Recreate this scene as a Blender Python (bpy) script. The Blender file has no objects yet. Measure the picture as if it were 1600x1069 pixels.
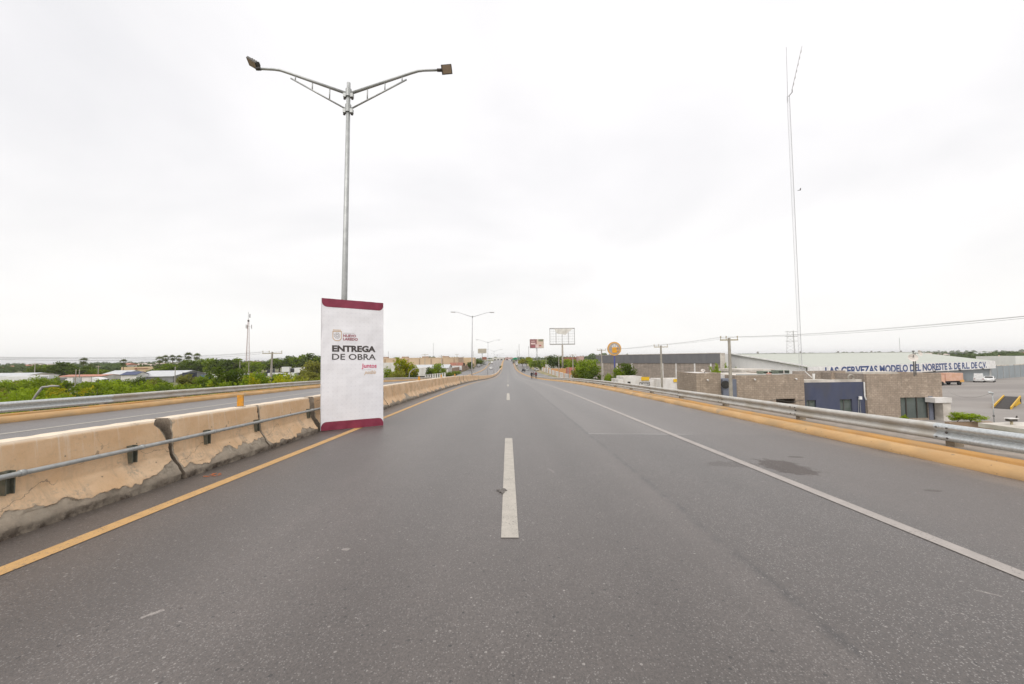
import bpy, bmesh, math, random
import numpy as np
from mathutils import Vector, Matrix, noise
random.seed(7)
R = math.radians
scene = bpy.context.scene
col = scene.collection

# ------------------------------------------------------------------ camera
CAM_H = 1.5
yaw, pitch, roll = 0.01125, 0.04097, 0.0125
fw = Vector((math.sin(yaw)*math.cos(pitch), math.cos(yaw)*math.cos(pitch), math.sin(pitch)))
rt = Vector((math.cos(yaw), -math.sin(yaw), 0))
up = rt.cross(fw)
rt2 = rt*math.cos(roll) - up*math.sin(roll)
up2 = up*math.cos(roll) + rt*math.sin(roll)
cam_d = bpy.data.cameras.new('camera')
cam_d.sensor_width = 36.0
cam_d.lens = 14.0
cam_d.clip_start = 0.05
cam_d.clip_end = 20000
cam = bpy.data.objects.new('camera', cam_d)
col.objects.link(cam)
m = Matrix((rt2, up2, -fw)).transposed().to_4x4()
m.translation = Vector((0, 0, CAM_H))
cam.matrix_world = m
scene.camera = cam

# ------------------------------------------------------------------ sky (overcast) and sun
SUN_EL, SUN_AZ = R(52), R(200)      # azimuth clockwise from +Y: behind the camera
world = bpy.data.worlds.new('World')
scene.world = world
world.use_nodes = True
wn, wl = world.node_tree.nodes, world.node_tree.links
wn.clear()
w_out = wn.new('ShaderNodeOutputWorld')
w_bg = wn.new('ShaderNodeBackground')
w_bg.inputs['Strength'].default_value = 0.1
sky = wn.new('ShaderNodeTexSky')
sky.sky_type = 'NISHITA'
sky.sun_disc = False
sky.sun_elevation = SUN_EL
sky.sun_rotation = SUN_AZ
sky.air_density = 1.0
sky.dust_density = 3.0
tc = wn.new('ShaderNodeTexCoord')
sep = wn.new('ShaderNodeSeparateXYZ'); wl.new(tc.outputs['Generated'], sep.inputs[0])
def wmath(op, a, b=None, c=None):
    n = wn.new('ShaderNodeMath'); n.operation = op
    for i, v in enumerate((a, b, c)):
        if v is None: continue
        if hasattr(v, 'is_linked'): wl.new(v, n.inputs[i])
        else: n.inputs[i].default_value = v
    return n.outputs[0]
zz = wmath('MAXIMUM', sep.outputs['Z'], 0.0)
den = wmath('ADD', zz, 0.22)
cx = wmath('DIVIDE', sep.outputs['X'], den)
cy = wmath('DIVIDE', sep.outputs['Y'], den)
comb = wn.new('ShaderNodeCombineXYZ'); wl.new(cx, comb.inputs[0]); wl.new(cy, comb.inputs[1]); comb.inputs[2].default_value = 10.5
n1 = wn.new('ShaderNodeTexNoise'); n1.inputs['Scale'].default_value = 0.75
n1.inputs['Detail'].default_value = 5; n1.inputs['Roughness'].default_value = 0.5
n1.inputs['Distortion'].default_value = 0.4
wl.new(comb.outputs[0], n1.inputs['Vector'])
rmp = wn.new('ShaderNodeValToRGB')
rmp.color_ramp.elements[0].position = 0.26; rmp.color_ramp.elements[0].color = (0.770, 0.770, 0.795, 1)
rmp.color_ramp.elements[1].position = 0.56; rmp.color_ramp.elements[1].color = (1.0, 0.985, 0.995, 1)
wl.new(n1.outputs['Fac'], rmp.inputs[0])
# clouds thin out and get brighter, a touch warmer, low over the horizon
hz = wmath('SUBTRACT', 1.0, wmath('MULTIPLY', zz, 2.1)); hz = wmath('MAXIMUM', hz, 0.0); hz = wmath('POWER', hz, 1.6)
mixh = wn.new('ShaderNodeMixRGB'); wl.new(hz, mixh.inputs[0]); wl.new(rmp.outputs[0], mixh.inputs[1])
mixh.inputs[2].default_value = (1.02, 1.005, 0.975, 1)
sc = wn.new('ShaderNodeMixRGB'); sc.blend_type = 'MULTIPLY'; sc.inputs[0].default_value = 1
wl.new(mixh.outputs[0], sc.inputs[1]); sc.inputs[2].default_value = (7.2, 7.2, 7.2, 1)
mixs = wn.new('ShaderNodeMixRGB'); mixs.inputs[0].default_value = 0.97
wl.new(sky.outputs[0], mixs.inputs[1]); wl.new(sc.outputs[0], mixs.inputs[2])
wl.new(mixs.outputs[0], w_bg.inputs['Color'])
wl.new(w_bg.outputs[0], w_out.inputs['Surface'])

sun_d = bpy.data.lights.new('sun', 'SUN')
sun_d.energy = 1.5
sun_d.angle = R(50)
sun_d.color = (1.0, 0.965, 0.91)
sun = bpy.data.objects.new('sun', sun_d)
col.objects.link(sun)
sd = Vector((math.sin(SUN_AZ)*math.cos(SUN_EL), math.cos(SUN_AZ)*math.cos(SUN_EL), math.sin(SUN_EL)))
sun.rotation_euler = sd.to_track_quat('Z', 'Y').to_euler()
sun.location = (0, -20, 40)

scene.view_settings.view_transform = 'Standard'
scene.view_settings.look = 'None'
scene.view_settings.exposure = 0.55
scene.view_settings.gamma = 1.0
scene.view_settings.use_curve_mapping = False
scene.render.resolution_x = 1024
scene.render.resolution_y = 684

# ------------------------------------------------------------------ materials
M = {}
def pmat(name, c1, c2=None, scale=4.0, detail=5, rough=0.8, metal=0.0, spec=0.3, lo=0.38, hi=0.62,
         bump=0.0, bscale=60.0, stretch=(1, 1, 1), c3=None, s3=0.6):
    """two-tone procedural surface: colour noise, an optional broad third tone, fine relief"""
    mt = bpy.data.materials.new(name); mt.use_nodes = True
    nt = mt.node_tree; n, l = nt.nodes, nt.links
    b = n['Principled BSDF']
    b.inputs['Roughness'].default_value = rough
    b.inputs['Metallic'].default_value = metal
    b.inputs['Specular IOR Level'].default_value = spec
    if c2 is None: c2 = tuple(v*0.82 for v in c1)
    t = n.new('ShaderNodeTexCoord'); mp = n.new('ShaderNodeMapping')
    mp.inputs['Scale'].default_value = stretch
    l.new(t.outputs['Object'], mp.inputs[0])
    nz = n.new('ShaderNodeTexNoise'); nz.inputs['Scale'].default_value = scale; nz.inputs['Detail'].default_value = detail
    nz.inputs['Roughness'].default_value = 0.6
    l.new(mp.outputs[0], nz.inputs['Vector'])
    r = n.new('ShaderNodeValToRGB'); r.color_ramp.elements[0].position = lo; r.color_ramp.elements[1].position = hi
    r.color_ramp.elements[0].color = (*c1, 1); r.color_ramp.elements[1].color = (*c2, 1)
    l.new(nz.outputs['Fac'], r.inputs[0])
    out = r.outputs[0]
    if c3 is not None:
        n3 = n.new('ShaderNodeTexNoise'); n3.inputs['Scale'].default_value = s3; n3.inputs['Detail'].default_value = 4
        l.new(mp.outputs[0], n3.inputs['Vector'])
        r3 = n.new('ShaderNodeValToRGB'); r3.color_ramp.elements[0].position = 0.45; r3.color_ramp.elements[1].position = 0.65
        l.new(n3.outputs['Fac'], r3.inputs[0])
        mx = n.new('ShaderNodeMixRGB'); l.new(r3.outputs[0], mx.inputs[0]); l.new(out, mx.inputs[1]); mx.inputs[2].default_value = (*c3, 1)
        out = mx.outputs[0]
    l.new(out, b.inputs['Base Color'])
    if bump:
        nb = n.new('ShaderNodeTexNoise'); nb.inputs['Scale'].default_value = bscale; nb.inputs['Detail'].default_value = 4
        l.new(t.outputs['Object'], nb.inputs['Vector'])
        bp = n.new('ShaderNodeBump'); bp.inputs['Strength'].default_value = bump; bp.inputs['Distance'].default_value = 0.01
        l.new(nb.outputs['Fac'], bp.inputs['Height']); l.new(bp.outputs[0], b.inputs['Normal'])
    M[name] = mt
    return mt

def nd(nt, typ, **kw):
    x = nt.nodes.new(typ)
    for k, v in kw.items(): setattr(x, k, v)
    return x
def mth(nt, op, a, b=None, c=None, clamp=False):
    x = nt.nodes.new('ShaderNodeMath'); x.operation = op; x.use_clamp = clamp
    for i, v in enumerate((a, b, c)):
        if v is None: continue
        if hasattr(v, 'is_linked'): nt.links.new(v, x.inputs[i])
        else: x.inputs[i].default_value = v
    return x.outputs[0]
def mixc(nt, f, a, b, blend='MIX'):
    x = nt.nodes.new('ShaderNodeMixRGB'); x.blend_type = blend
    for i, v in enumerate((f, a, b)):
        if hasattr(v, 'is_linked'): nt.links.new(v, x.inputs[i])
        elif isinstance(v, tuple): x.inputs[i].default_value = (*v, 1) if len(v) == 3 else v
        else: x.inputs[i].default_value = v
    return x.outputs[0]
def tnoise(nt, vec, scale, detail=4, rough=0.55, dist=0.0):
    x = nt.nodes.new('ShaderNodeTexNoise'); x.inputs['Scale'].default_value = scale; x.inputs['Detail'].default_value = detail
    x.inputs['Roughness'].default_value = rough; x.inputs['Distortion'].default_value = dist
    nt.links.new(vec, x.inputs['Vector']); return x.outputs['Fac']
def tramp(nt, v, a, b):
    x = nt.nodes.new('ShaderNodeMapRange'); x.inputs[1].default_value = a; x.inputs[2].default_value = b
    nt.links.new(v, x.inputs[0]); return x.outputs[0]
def tmap(nt, vec, scale=(1, 1, 1), loc=(0, 0, 0)):
    x = nt.nodes.new('ShaderNodeMapping'); x.inputs['Scale'].default_value = scale; x.inputs['Location'].default_value = loc
    nt.links.new(vec, x.inputs[0]); return x.outputs[0]

def asphalt(name, base=(0.101, 0.088, 0.081), main=True):
    mt = bpy.data.materials.new(name); mt.use_nodes = True; nt = mt.node_tree; l = nt.links
    b = nt.nodes['Principled BSDF']
    t = nd(nt, 'ShaderNodeTexCoord'); o = t.outputs['Object']
    s = nd(nt, 'ShaderNodeSeparateXYZ'); l.new(o, s.inputs[0]); X, Y = s.outputs['X'], s.outputs['Y']
    # broad patches and lengthwise streaks left by tyres
    big = tramp(nt, tnoise(nt, tmap(nt, o, (0.55, 0.10, 1)), 1.0, 4), 0.3, 0.7)
    streak = tramp(nt, tnoise(nt, tmap(nt, o, (2.2, 0.035, 1)), 1.0, 5, 0.6), 0.3, 0.7)
    mid = tramp(nt, tnoise(nt, o, 2.3, 6, 0.65), 0.3, 0.7)
    c = mixc(nt, big, tuple(v*0.86 for v in base), tuple(v*1.14 for v in base))
    c = mixc(nt, mth(nt, 'MULTIPLY', streak, 0.5), c, tuple(v*1.32 for v in base))
    c = mixc(nt, mth(nt, 'MULTIPLY', mid, 0.35), c, tuple(v*0.72 for v in base))
    stone_amt = 1.0; oil = None
    if main:
        # older coarse strip right of the paving seam, up to the cross joint
        wob = mth(nt, 'MULTIPLY', mth(nt, 'SUBTRACT', tnoise(nt, tmap(nt, o, (1, 0.8, 1)), 1.6, 4), 0.5), 0.10)
        xs = mth(nt, 'ADD', X, wob)
        right = tramp(nt, xs, 1.825, 1.85)
        edge = mth(nt, 'MULTIPLY', tramp(nt, xs, 1.76, 1.83), mth(nt, 'SUBTRACT', 1.0, tramp(nt, xs, 1.84, 1.90)))
        near = mth(nt, 'SUBTRACT', 1.0, tramp(nt, mth(nt, 'ADD', Y, wob), 9.18, 9.26))
        inner = mth(nt, 'SUBTRACT', 1.0, tramp(nt, xs, 3.9, 4.3))
        patch = mth(nt, 'MULTIPLY', mth(nt, 'MULTIPLY', right, near), inner)
        c = mixc(nt, mth(nt, 'MULTIPLY', patch, 0.42), c, tuple(v*0.66 for v in base))
        far = mth(nt, 'MULTIPLY', right, mth(nt, 'SUBTRACT', 1.0, near))
        c = mixc(nt, mth(nt, 'MULTIPLY', far, 0.30), c, (0.20, 0.180, 0.168))
        c = mixc(nt, mth(nt, 'MULTIPLY', edge, mth(nt, 'MULTIPLY', tramp(nt, tnoise(nt, o, 5.0, 4), 0.35, 0.6), 0.75)), c, (0.045, 0.041, 0.040))
        # shoulder: browner, dusty
        sh = tramp(nt, mth(nt, 'ADD', X, wob), 3.9, 4.6)
        c = mixc(nt, mth(nt, 'MULTIPLY', sh, 0.6), c, (0.086, 0.071, 0.064))
        dust = mth(nt, 'MULTIPLY', tramp(nt, X, 6.2, 7.0), tramp(nt, tnoise(nt, tmap(nt, o, (2, 0.6, 1)), 1.5, 5), 0.35, 0.65))
        c = mixc(nt, mth(nt, 'MULTIPLY', dust, 0.7), c, (0.23, 0.185, 0.15))
        # dirt that gathers along the barrier foot
        dl = mth(nt, 'SUBTRACT', 1.0, tramp(nt, mth(nt, 'ADD', X, wob), -4.32, -4.10))
        c = mixc(nt, mth(nt, 'MULTIPLY', dl, 0.75), c, (0.085, 0.068, 0.055))
        # cross joint line and wheel tracks
        jl = mth(nt, 'LESS_THAN', mth(nt, 'ABSOLUTE', mth(nt, 'SUBTRACT', mth(nt, 'ADD', Y, wob), 9.24)), 0.035)
        jl = mth(nt, 'MULTIPLY', jl, mth(nt, 'MULTIPLY', right, inner))
        c = mixc(nt, mth(nt, 'MULTIPLY', jl, 0.65), c, (0.30, 0.285, 0.27))
        for cxk, wk, ak in ((-2.85, 0.50, 0.50), (-1.0, 0.42, 0.40), (0.95, 0.40, 0.40), (2.75, 0.42, 0.30)):
            dd = mth(nt, 'DIVIDE', mth(nt, 'ABSOLUTE', mth(nt, 'ADD', mth(nt, 'SUBTRACT', X, cxk), mth(nt, 'MULTIPLY', wob, 2.0))), wk)
            tr = mth(nt, 'MULTIPLY', tramp(nt, dd, 1.6, 0.2), ak)
            c = mixc(nt, tr, c, tuple(v*0.70 for v in base))
        # oil stain on the shoulder, and a smear by the line
        for sx, sy, rx, ry, amt in ((4.28, 6.2, 0.34, 0.54, 0.42), (3.55, 6.35, 0.45, 0.22, 0.15), (4.95, 6.9, 0.14, 0.06, 0.3), (5.3, 5.0, 0.12, 0.05, 0.2)):
            dx = mth(nt, 'DIVIDE', mth(nt, 'SUBTRACT', X, sx), rx); dy = mth(nt, 'DIVIDE', mth(nt, 'SUBTRACT', Y, sy), ry)
            r2 = mth(nt, 'SQRT', mth(nt, 'ADD', mth(nt, 'MULTIPLY', dx, dx), mth(nt, 'MULTIPLY', dy, dy)))
            r2 = mth(nt, 'ADD', r2, mth(nt, 'MULTIPLY', mth(nt, 'SUBTRACT', tnoise(nt, o, 5.0, 5, 0.6), 0.5), 1.5))
            st = mth(nt, 'MULTIPLY', tramp(nt, r2, 1.05, 0.82), amt)
            c = mixc(nt, st, c, (0.052, 0.039, 0.033))
            oil = st if oil is None else mth(nt, 'MAXIMUM', oil, st)
        # scuffs
        for sx, sy, ang, ln, wd, amt in ((-2.16, 2.49, 0.72, 0.085, 0.014, 0.5), (3.23, 2.72, -0.9, 0.09, 0.010, 0.4), (0.62, 5.9, -0.25, 0.16, 0.02, 0.18), (-1.35, 3.35, 0.1, 0.05, 0.03, 0.4)):
            ca, sa = math.cos(ang), math.sin(ang)
            ux = mth(nt, 'SUBTRACT', X, sx); uy = mth(nt, 'SUBTRACT', Y, sy)
            a = mth(nt, 'ABSOLUTE', mth(nt, 'ADD', mth(nt, 'MULTIPLY', ux, sa), mth(nt, 'MULTIPLY', uy, ca)))
            p = mth(nt, 'ABSOLUTE', mth(nt, 'SUBTRACT', mth(nt, 'MULTIPLY', ux, ca), mth(nt, 'MULTIPLY', uy, sa)))
            mk = mth(nt, 'MULTIPLY', mth(nt, 'LESS_THAN', mth(nt, 'ADD', a, mth(nt, 'MULTIPLY', tnoise(nt, o, 40, 2), 0.06)), ln), mth(nt, 'LESS_THAN', p, mth(nt, 'MULTIPLY', tnoise(nt, o, 25, 2), wd*2)))
            c = mixc(nt, mth(nt, 'MULTIPLY', mk, amt), c, (0.42, 0.38, 0.35))
        stone_amt = mth(nt, 'ADD', 0.60, mth(nt, 'MULTIPLY', patch, 0.35))
    # aggregate: pale and dark stones
    v1 = nd(nt, 'ShaderNodeTexVoronoi'); v1.inputs['Scale'].default_value = 100; l.new(o, v1.inputs['Vector'])
    bw = nd(nt, 'ShaderNodeRGBToBW'); l.new(v1.outputs['Color'], bw.inputs[0])
    clus = tramp(nt, tnoise(nt, tmap(nt, o, (1.0, 0.5, 1)), 1.4, 4, 0.6), 0.30, 0.70)
    thr = mth(nt, 'SUBTRACT', 0.79, mth(nt, 'MULTIPLY', clus, 0.16))
    pale = mth(nt, 'MULTIPLY', mth(nt, 'GREATER_THAN', bw.outputs[0], thr), mth(nt, 'LESS_THAN', v1.outputs['Distance'], 0.42))
    dark = mth(nt, 'LESS_THAN', bw.outputs[0], 0.24)
    c = mixc(nt, mth(nt, 'MULTIPLY', mth(nt, 'MULTIPLY', pale, 0.55), stone_amt), c, (0.36, 0.34, 0.325))
    c = mixc(nt, mth(nt, 'MULTIPLY', mth(nt, 'MULTIPLY', dark, 0.45), stone_amt), c, (0.045, 0.042, 0.041))
    v2 = nd(nt, 'ShaderNodeTexVoronoi'); v2.inputs['Scale'].default_value = 24; v2.inputs['Randomness'].default_value = 1; l.new(o, v2.inputs['Vector'])
    bw2 = nd(nt, 'ShaderNodeRGBToBW'); l.new(v2.outputs['Color'], bw2.inputs[0])
    big_st = mth(nt, 'MULTIPLY', mth(nt, 'GREATER_THAN', bw2.outputs[0], 0.82), mth(nt, 'LESS_THAN', v2.outputs['Distance'], 0.20))
    c = mixc(nt, mth(nt, 'MULTIPLY', big_st, 0.55), c, (0.34, 0.315, 0.295))
    pit = mth(nt, 'MULTIPLY', mth(nt, 'LESS_THAN', bw2.outputs[0], 0.17), mth(nt, 'LESS_THAN', v2.outputs['Distance'], 0.24))
    c = mixc(nt, mth(nt, 'MULTIPLY', pit, 0.7), c, (0.03, 0.028, 0.027))
    fine = tnoise(nt, o, 190, 3, 0.7)
    grain = tramp(nt, tnoise(nt, tmap(nt, o, (1, 0.75, 1)), 78, 3, 0.75), 0.25, 0.75)
    c = mixc(nt, 1.0, c, mixc(nt, fine, (0.60, 0.60, 0.60), (1.40, 1.40, 1.40)), 'MULTIPLY')
    c = mixc(nt, 1.0, c, mixc(nt, grain, (0.66, 0.66, 0.66), (1.36, 1.35, 1.34)), 'MULTIPLY')
    l.new(c, b.inputs['Base Color'])
    b.inputs['Roughness'].default_value = 0.40
    b.inputs['Specular IOR Level'].default_value = 0.5
    if oil is not None:      # soaked asphalt has lost its sheen
        l.new(mth(nt, 'MULTIPLY_ADD', oil, 0.45, 0.40), b.inputs['Roughness']); l.new(mth(nt, 'MULTIPLY_ADD', oil, -0.42, 0.5), b.inputs['Specular IOR Level'])
    h = mth(nt, 'ADD', mth(nt, 'MULTIPLY', v1.outputs['Distance'], -0.6), fine)
    bp = nd(nt, 'ShaderNodeBump'); bp.inputs['Strength'].default_value = 0.30; bp.inputs['Distance'].default_value = 0.004
    l.new(h, bp.inputs['Height']); l.new(bp.outputs[0], b.inputs['Normal'])
    M[name] = mt
asphalt('asphalt')
asphalt('asphalt_plain', (0.112, 0.099, 0.093), False)

def paint(name, colr, under=(0.12, 0.11, 0.105), wear=0.36):
    mt = bpy.data.materials.new(name); mt.use_nodes = True; nt = mt.node_tree; l = nt.links
    b = nt.nodes['Principled BSDF']; b.inputs['Roughness'].default_value = 0.65
    t = nd(nt, 'ShaderNodeTexCoord'); o = t.outputs['Object']
    f = tnoise(nt, o, 55, 5, 0.7); g = tnoise(nt, o, 3.0, 4)
    wv = tramp(nt, mth(nt, 'ADD', mth(nt, 'MULTIPLY', f, 0.75), mth(nt, 'MULTIPLY', g, 0.25)), wear-0.04, wear+0.06)
    tone = mixc(nt, tramp(nt, tnoise(nt, o, 9, 5), 0.3, 0.7), tuple(v*0.88 for v in colr), tuple(v*1.08 for v in colr))
    tone = mixc(nt, mth(nt, 'MULTIPLY', tramp(nt, tnoise(nt, o, 160, 2), 0.4, 0.7), 0.25), tone, tuple(v*0.6 for v in colr))
    l.new(mixc(nt, wv, under, tone), b.inputs['Base Color'])
    bp = nd(nt, 'ShaderNodeBump'); bp.inputs['Strength'].default_value = 0.3; bp.inputs['Distance'].default_value = 0.004
    l.new(tnoise(nt, o, 150, 3), bp.inputs['Height']); l.new(bp.outputs[0], b.inputs['Normal'])
    M[name] = mt
paint('paint_white', (0.43, 0.395, 0.345), wear=0.385)
paint('paint_white_dull', (0.36, 0.325, 0.30), wear=0.38)
paint('paint_yellow', (0.52, 0.315, 0.125), wear=0.40)

def barrier_mat():
    mt = bpy.data.materials.new('barrier_concrete'); mt.use_nodes = True; nt = mt.node_tree; l = nt.links
    b = nt.nodes['Principled BSDF']; b.inputs['Roughness'].default_value = 0.82; b.inputs['Specular IOR Level'].default_value = 0.25
    t = nd(nt, 'ShaderNodeTexCoord'); o = t.outputs['Object']
    at_ = nd(nt, 'ShaderNodeAttribute'); at_.attribute_name = 'raw'
    sep_ = nd(nt, 'ShaderNodeSeparateColor'); l.new(at_.outputs['Color'], sep_.inputs[0])
    raw, hgt, brk = sep_.outputs[0], sep_.outputs[1], sep_.outputs[2]
    pa = mixc(nt, tramp(nt, tnoise(nt, tmap(nt, o, (1, 0.9, 1.3)), 1.7, 6, 0.62), 0.34, 0.66), (0.63, 0.41, 0.23), (0.74, 0.535, 0.345))
    # rain streaks, pale and grey, run down from the top edge
    stv = tmap(nt, o, (2.5, 9.0, 0.55))
    st1 = mth(nt, 'MULTIPLY', tramp(nt, tnoise(nt, stv, 1.6, 5, 0.6), 0.56, 0.74), tramp(nt, hgt, 0.45, 0.95))
    pa = mixc(nt, mth(nt, 'MULTIPLY', st1, 0.8), pa, (0.76, 0.68, 0.57))
    st2 = mth(nt, 'MULTIPLY', tramp(nt, tnoise(nt, tmap(nt, o, (2, 5.0, 0.9), (3, 7, 1)), 1.4, 6, 0.65), 0.54, 0.74), tramp(nt, hgt, 0.95, 0.30))
    pa = mixc(nt, mth(nt, 'MULTIPLY', st2, 0.6), pa, (0.33, 0.265, 0.195))
    blot = tramp(nt, tnoise(nt, tmap(nt, o, (1, 0.5, 1)), 2.6, 6, 0.7), 0.52, 0.66)
    pa = mixc(nt, mth(nt, 'MULTIPLY', blot, 0.55), pa, (0.45, 0.315, 0.20))
    spk = tramp(nt, tnoise(nt, o, 45, 4, 0.75), 0.54, 0.68)
    pa = mixc(nt, mth(nt, 'MULTIPLY', spk, 0.22), pa, (0.36, 0.28, 0.20))
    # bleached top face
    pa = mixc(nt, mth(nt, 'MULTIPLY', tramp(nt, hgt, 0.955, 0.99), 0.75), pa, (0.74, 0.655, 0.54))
    # rubbed grey marks, pock marks
    gm = mth(nt, 'MULTIPLY', tramp(nt, tnoise(nt, o, 3.4, 6, 0.7), 0.56, 0.66), tramp(nt, tnoise(nt, o, 30, 3), 0.40, 0.55))
    pa = mixc(nt, mth(nt, 'MULTIPLY', gm, 0.6), pa, (0.27, 0.245, 0.205))
    vo = nd(nt, 'ShaderNodeTexVoronoi'); vo.inputs['Scale'].default_value = 9; l.new(o, vo.inputs['Vector'])
    bw = nd(nt, 'ShaderNodeRGBToBW'); l.new(vo.outputs['Color'], bw.inputs[0])
    pk = mth(nt, 'MULTIPLY', mth(nt, 'GREATER_THAN', bw.outputs[0], 0.80), mth(nt, 'LESS_THAN', vo.outputs['Distance'], 0.09))
    pa = mixc(nt, mth(nt, 'MULTIPLY', pk, 0.7), pa, (0.14, 0.115, 0.09))
    # hairline cracks
    ve = nd(nt, 'ShaderNodeTexVoronoi'); ve.feature = 'DISTANCE_TO_EDGE'; ve.inputs['Scale'].default_value = 1.1
    wv = nd(nt, 'ShaderNodeVectorMath'); wv.operation = 'ADD'
    nzv = nd(nt, 'ShaderNodeTexNoise'); nzv.inputs['Scale'].default_value = 5; nzv.inputs['Detail'].default_value = 5; l.new(o, nzv.inputs['Vector'])
    l.new(tmap(nt, o, (0.5, 0.35, 1.5)), wv.inputs[0]); l.new(mixc(nt, 0.25, (0, 0, 0), nzv.outputs['Color']), wv.inputs[1]); l.new(wv.outputs[0], ve.inputs['Vector'])
    ck = mth(nt, 'MULTIPLY', mth(nt, 'LESS_THAN', ve.outputs['Distance'], 0.0035), tramp(nt, tnoise(nt, o, 1.2, 2), 0.50, 0.56))
    pa = mixc(nt, mth(nt, 'MULTIPLY', ck, 0.7), pa, (0.20, 0.15, 0.11))
    # raw spalled concrete
    rc = mixc(nt, tramp(nt, tnoise(nt, o, 14, 7, 0.7), 0.32, 0.68), (0.20, 0.165, 0.125), (0.47, 0.41, 0.325))
    rc = mixc(nt, tramp(nt, tnoise(nt, o, 3.2, 4), 0.45, 0.65), rc, (0.40, 0.335, 0.26))
    rc = mixc(nt, mth(nt, 'MULTIPLY', tramp(nt, hgt, 0.20, 0.03), tramp(nt, tnoise(nt, o, 7, 5, 0.7), 0.35, 0.6)), rc, (0.085, 0.065, 0.05))
    rc = mixc(nt, mth(nt, 'MULTIPLY', brk, 0.8), rc, mixc(nt, tramp(nt, tnoise(nt, o, 24, 5, 0.7), 0.35, 0.65), (0.10, 0.075, 0.055), (0.24, 0.19, 0.145)))
    jag = mth(nt, 'ADD', raw, mth(nt, 'MULTIPLY', mth(nt, 'SUBTRACT', tnoise(nt, o, 26, 5, 0.65), 0.5), 0.55))
    ms = tramp(nt, jag, 0.48, 0.52)
    rim = mth(nt, 'MULTIPLY', tramp(nt, jag, 0.44, 0.49), tramp(nt, jag, 0.56, 0.50))
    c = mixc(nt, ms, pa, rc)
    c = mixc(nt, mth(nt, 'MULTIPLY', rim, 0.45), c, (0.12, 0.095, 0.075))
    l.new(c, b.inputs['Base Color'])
    bp = nd(nt, 'ShaderNodeBump'); bp.inputs['Strength'].default_value = 0.6; bp.inputs['Distance'].default_value = 0.012
    hh = mth(nt, 'SUBTRACT', mth(nt, 'MULTIPLY', tnoise(nt, o, 38, 6, 0.7), mth(nt, 'ADD', 0.22, mth(nt, 'MULTIPLY', ms, 1.1))), mth(nt, 'MULTIPLY', ms, 0.9))
    l.new(hh, bp.inputs['Height']); l.new(bp.outputs[0], b.inputs['Normal'])
    M['barrier'] = mt
barrier_mat()

def leaf(name, c1, c2, c3=None, f3=0.5):
    mt = bpy.data.materials.new(name); mt.use_nodes = True; nt = mt.node_tree; l = nt.links
    nt.nodes.clear()
    out = nd(nt, 'ShaderNodeOutputMaterial')
    t = nd(nt, 'ShaderNodeTexCoord'); oi = nd(nt, 'ShaderNodeObjectInfo')
    f = tramp(nt, tnoise(nt, t.outputs['Object'], 5.0, 4, 0.7), 0.3, 0.7)
    c = mixc(nt, f, c1, c2)
    rnd = mth(nt, 'ADD', 0.78, mth(nt, 'MULTIPLY', oi.outputs['Random'], 0.44))
    cb = nd(nt, 'ShaderNodeCombineColor'); l.new(rnd, cb.inputs[0]); l.new(rnd, cb.inputs[1]); l.new(rnd, cb.inputs[2])
    c = mixc(nt, 1.0, c, cb.outputs[0], 'MULTIPLY')
    if c3:
        c = mixc(nt, mth(nt, 'MULTIPLY', tramp(nt, tnoise(nt, t.outputs['Object'], 7.0, 3, 0.8), 0.5, 0.62), f3), c, c3)
    d = nd(nt, 'ShaderNodeBsdfPrincipled'); d.inputs['Roughness'].default_value = 0.65; d.inputs['Specular IOR Level'].default_value = 0.12
    tr = nd(nt, 'ShaderNodeBsdfTranslucent'); l.new(c, d.inputs['Base Color']); l.new(c, tr.inputs['Color'])
    mx = nd(nt, 'ShaderNodeMixShader'); mx.inputs[0].default_value = 0.45
    l.new(d.outputs[0], mx.inputs[1]); l.new(tr.outputs[0], mx.inputs[2]); l.new(mx.outputs[0], out.inputs['Surface'])
    M[name] = mt
leaf('leaf_bright', (0.185, 0.270, 0.010), (0.315, 0.400, 0.022))
leaf('leaf_mid', (0.125, 0.190, 0.009), (0.235, 0.300, 0.020))
leaf('leaf_dark', (0.062, 0.104, 0.010), (0.130, 0.175, 0.020))
leaf('leaf_olive', (0.185, 0.190, 0.030), (0.285, 0.280, 0.050))
leaf('leaf_yellow', (0.240, 0.295, 0.010), (0.370, 0.390, 0.015), (0.56, 0.43, 0.02), 0.75)
leaf('leaf_palm', (0.095, 0.130, 0.030), (0.190, 0.215, 0.060))
leaf('leaf_far', (0.065, 0.105, 0.030), (0.130, 0.165, 0.055))
leaf('grass_blade', (0.085, 0.165, 0.020), (0.19, 0.24, 0.035))
leaf('flower', (0.55, 0.40, 0.015), (0.62, 0.50, 0.03))

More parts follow.
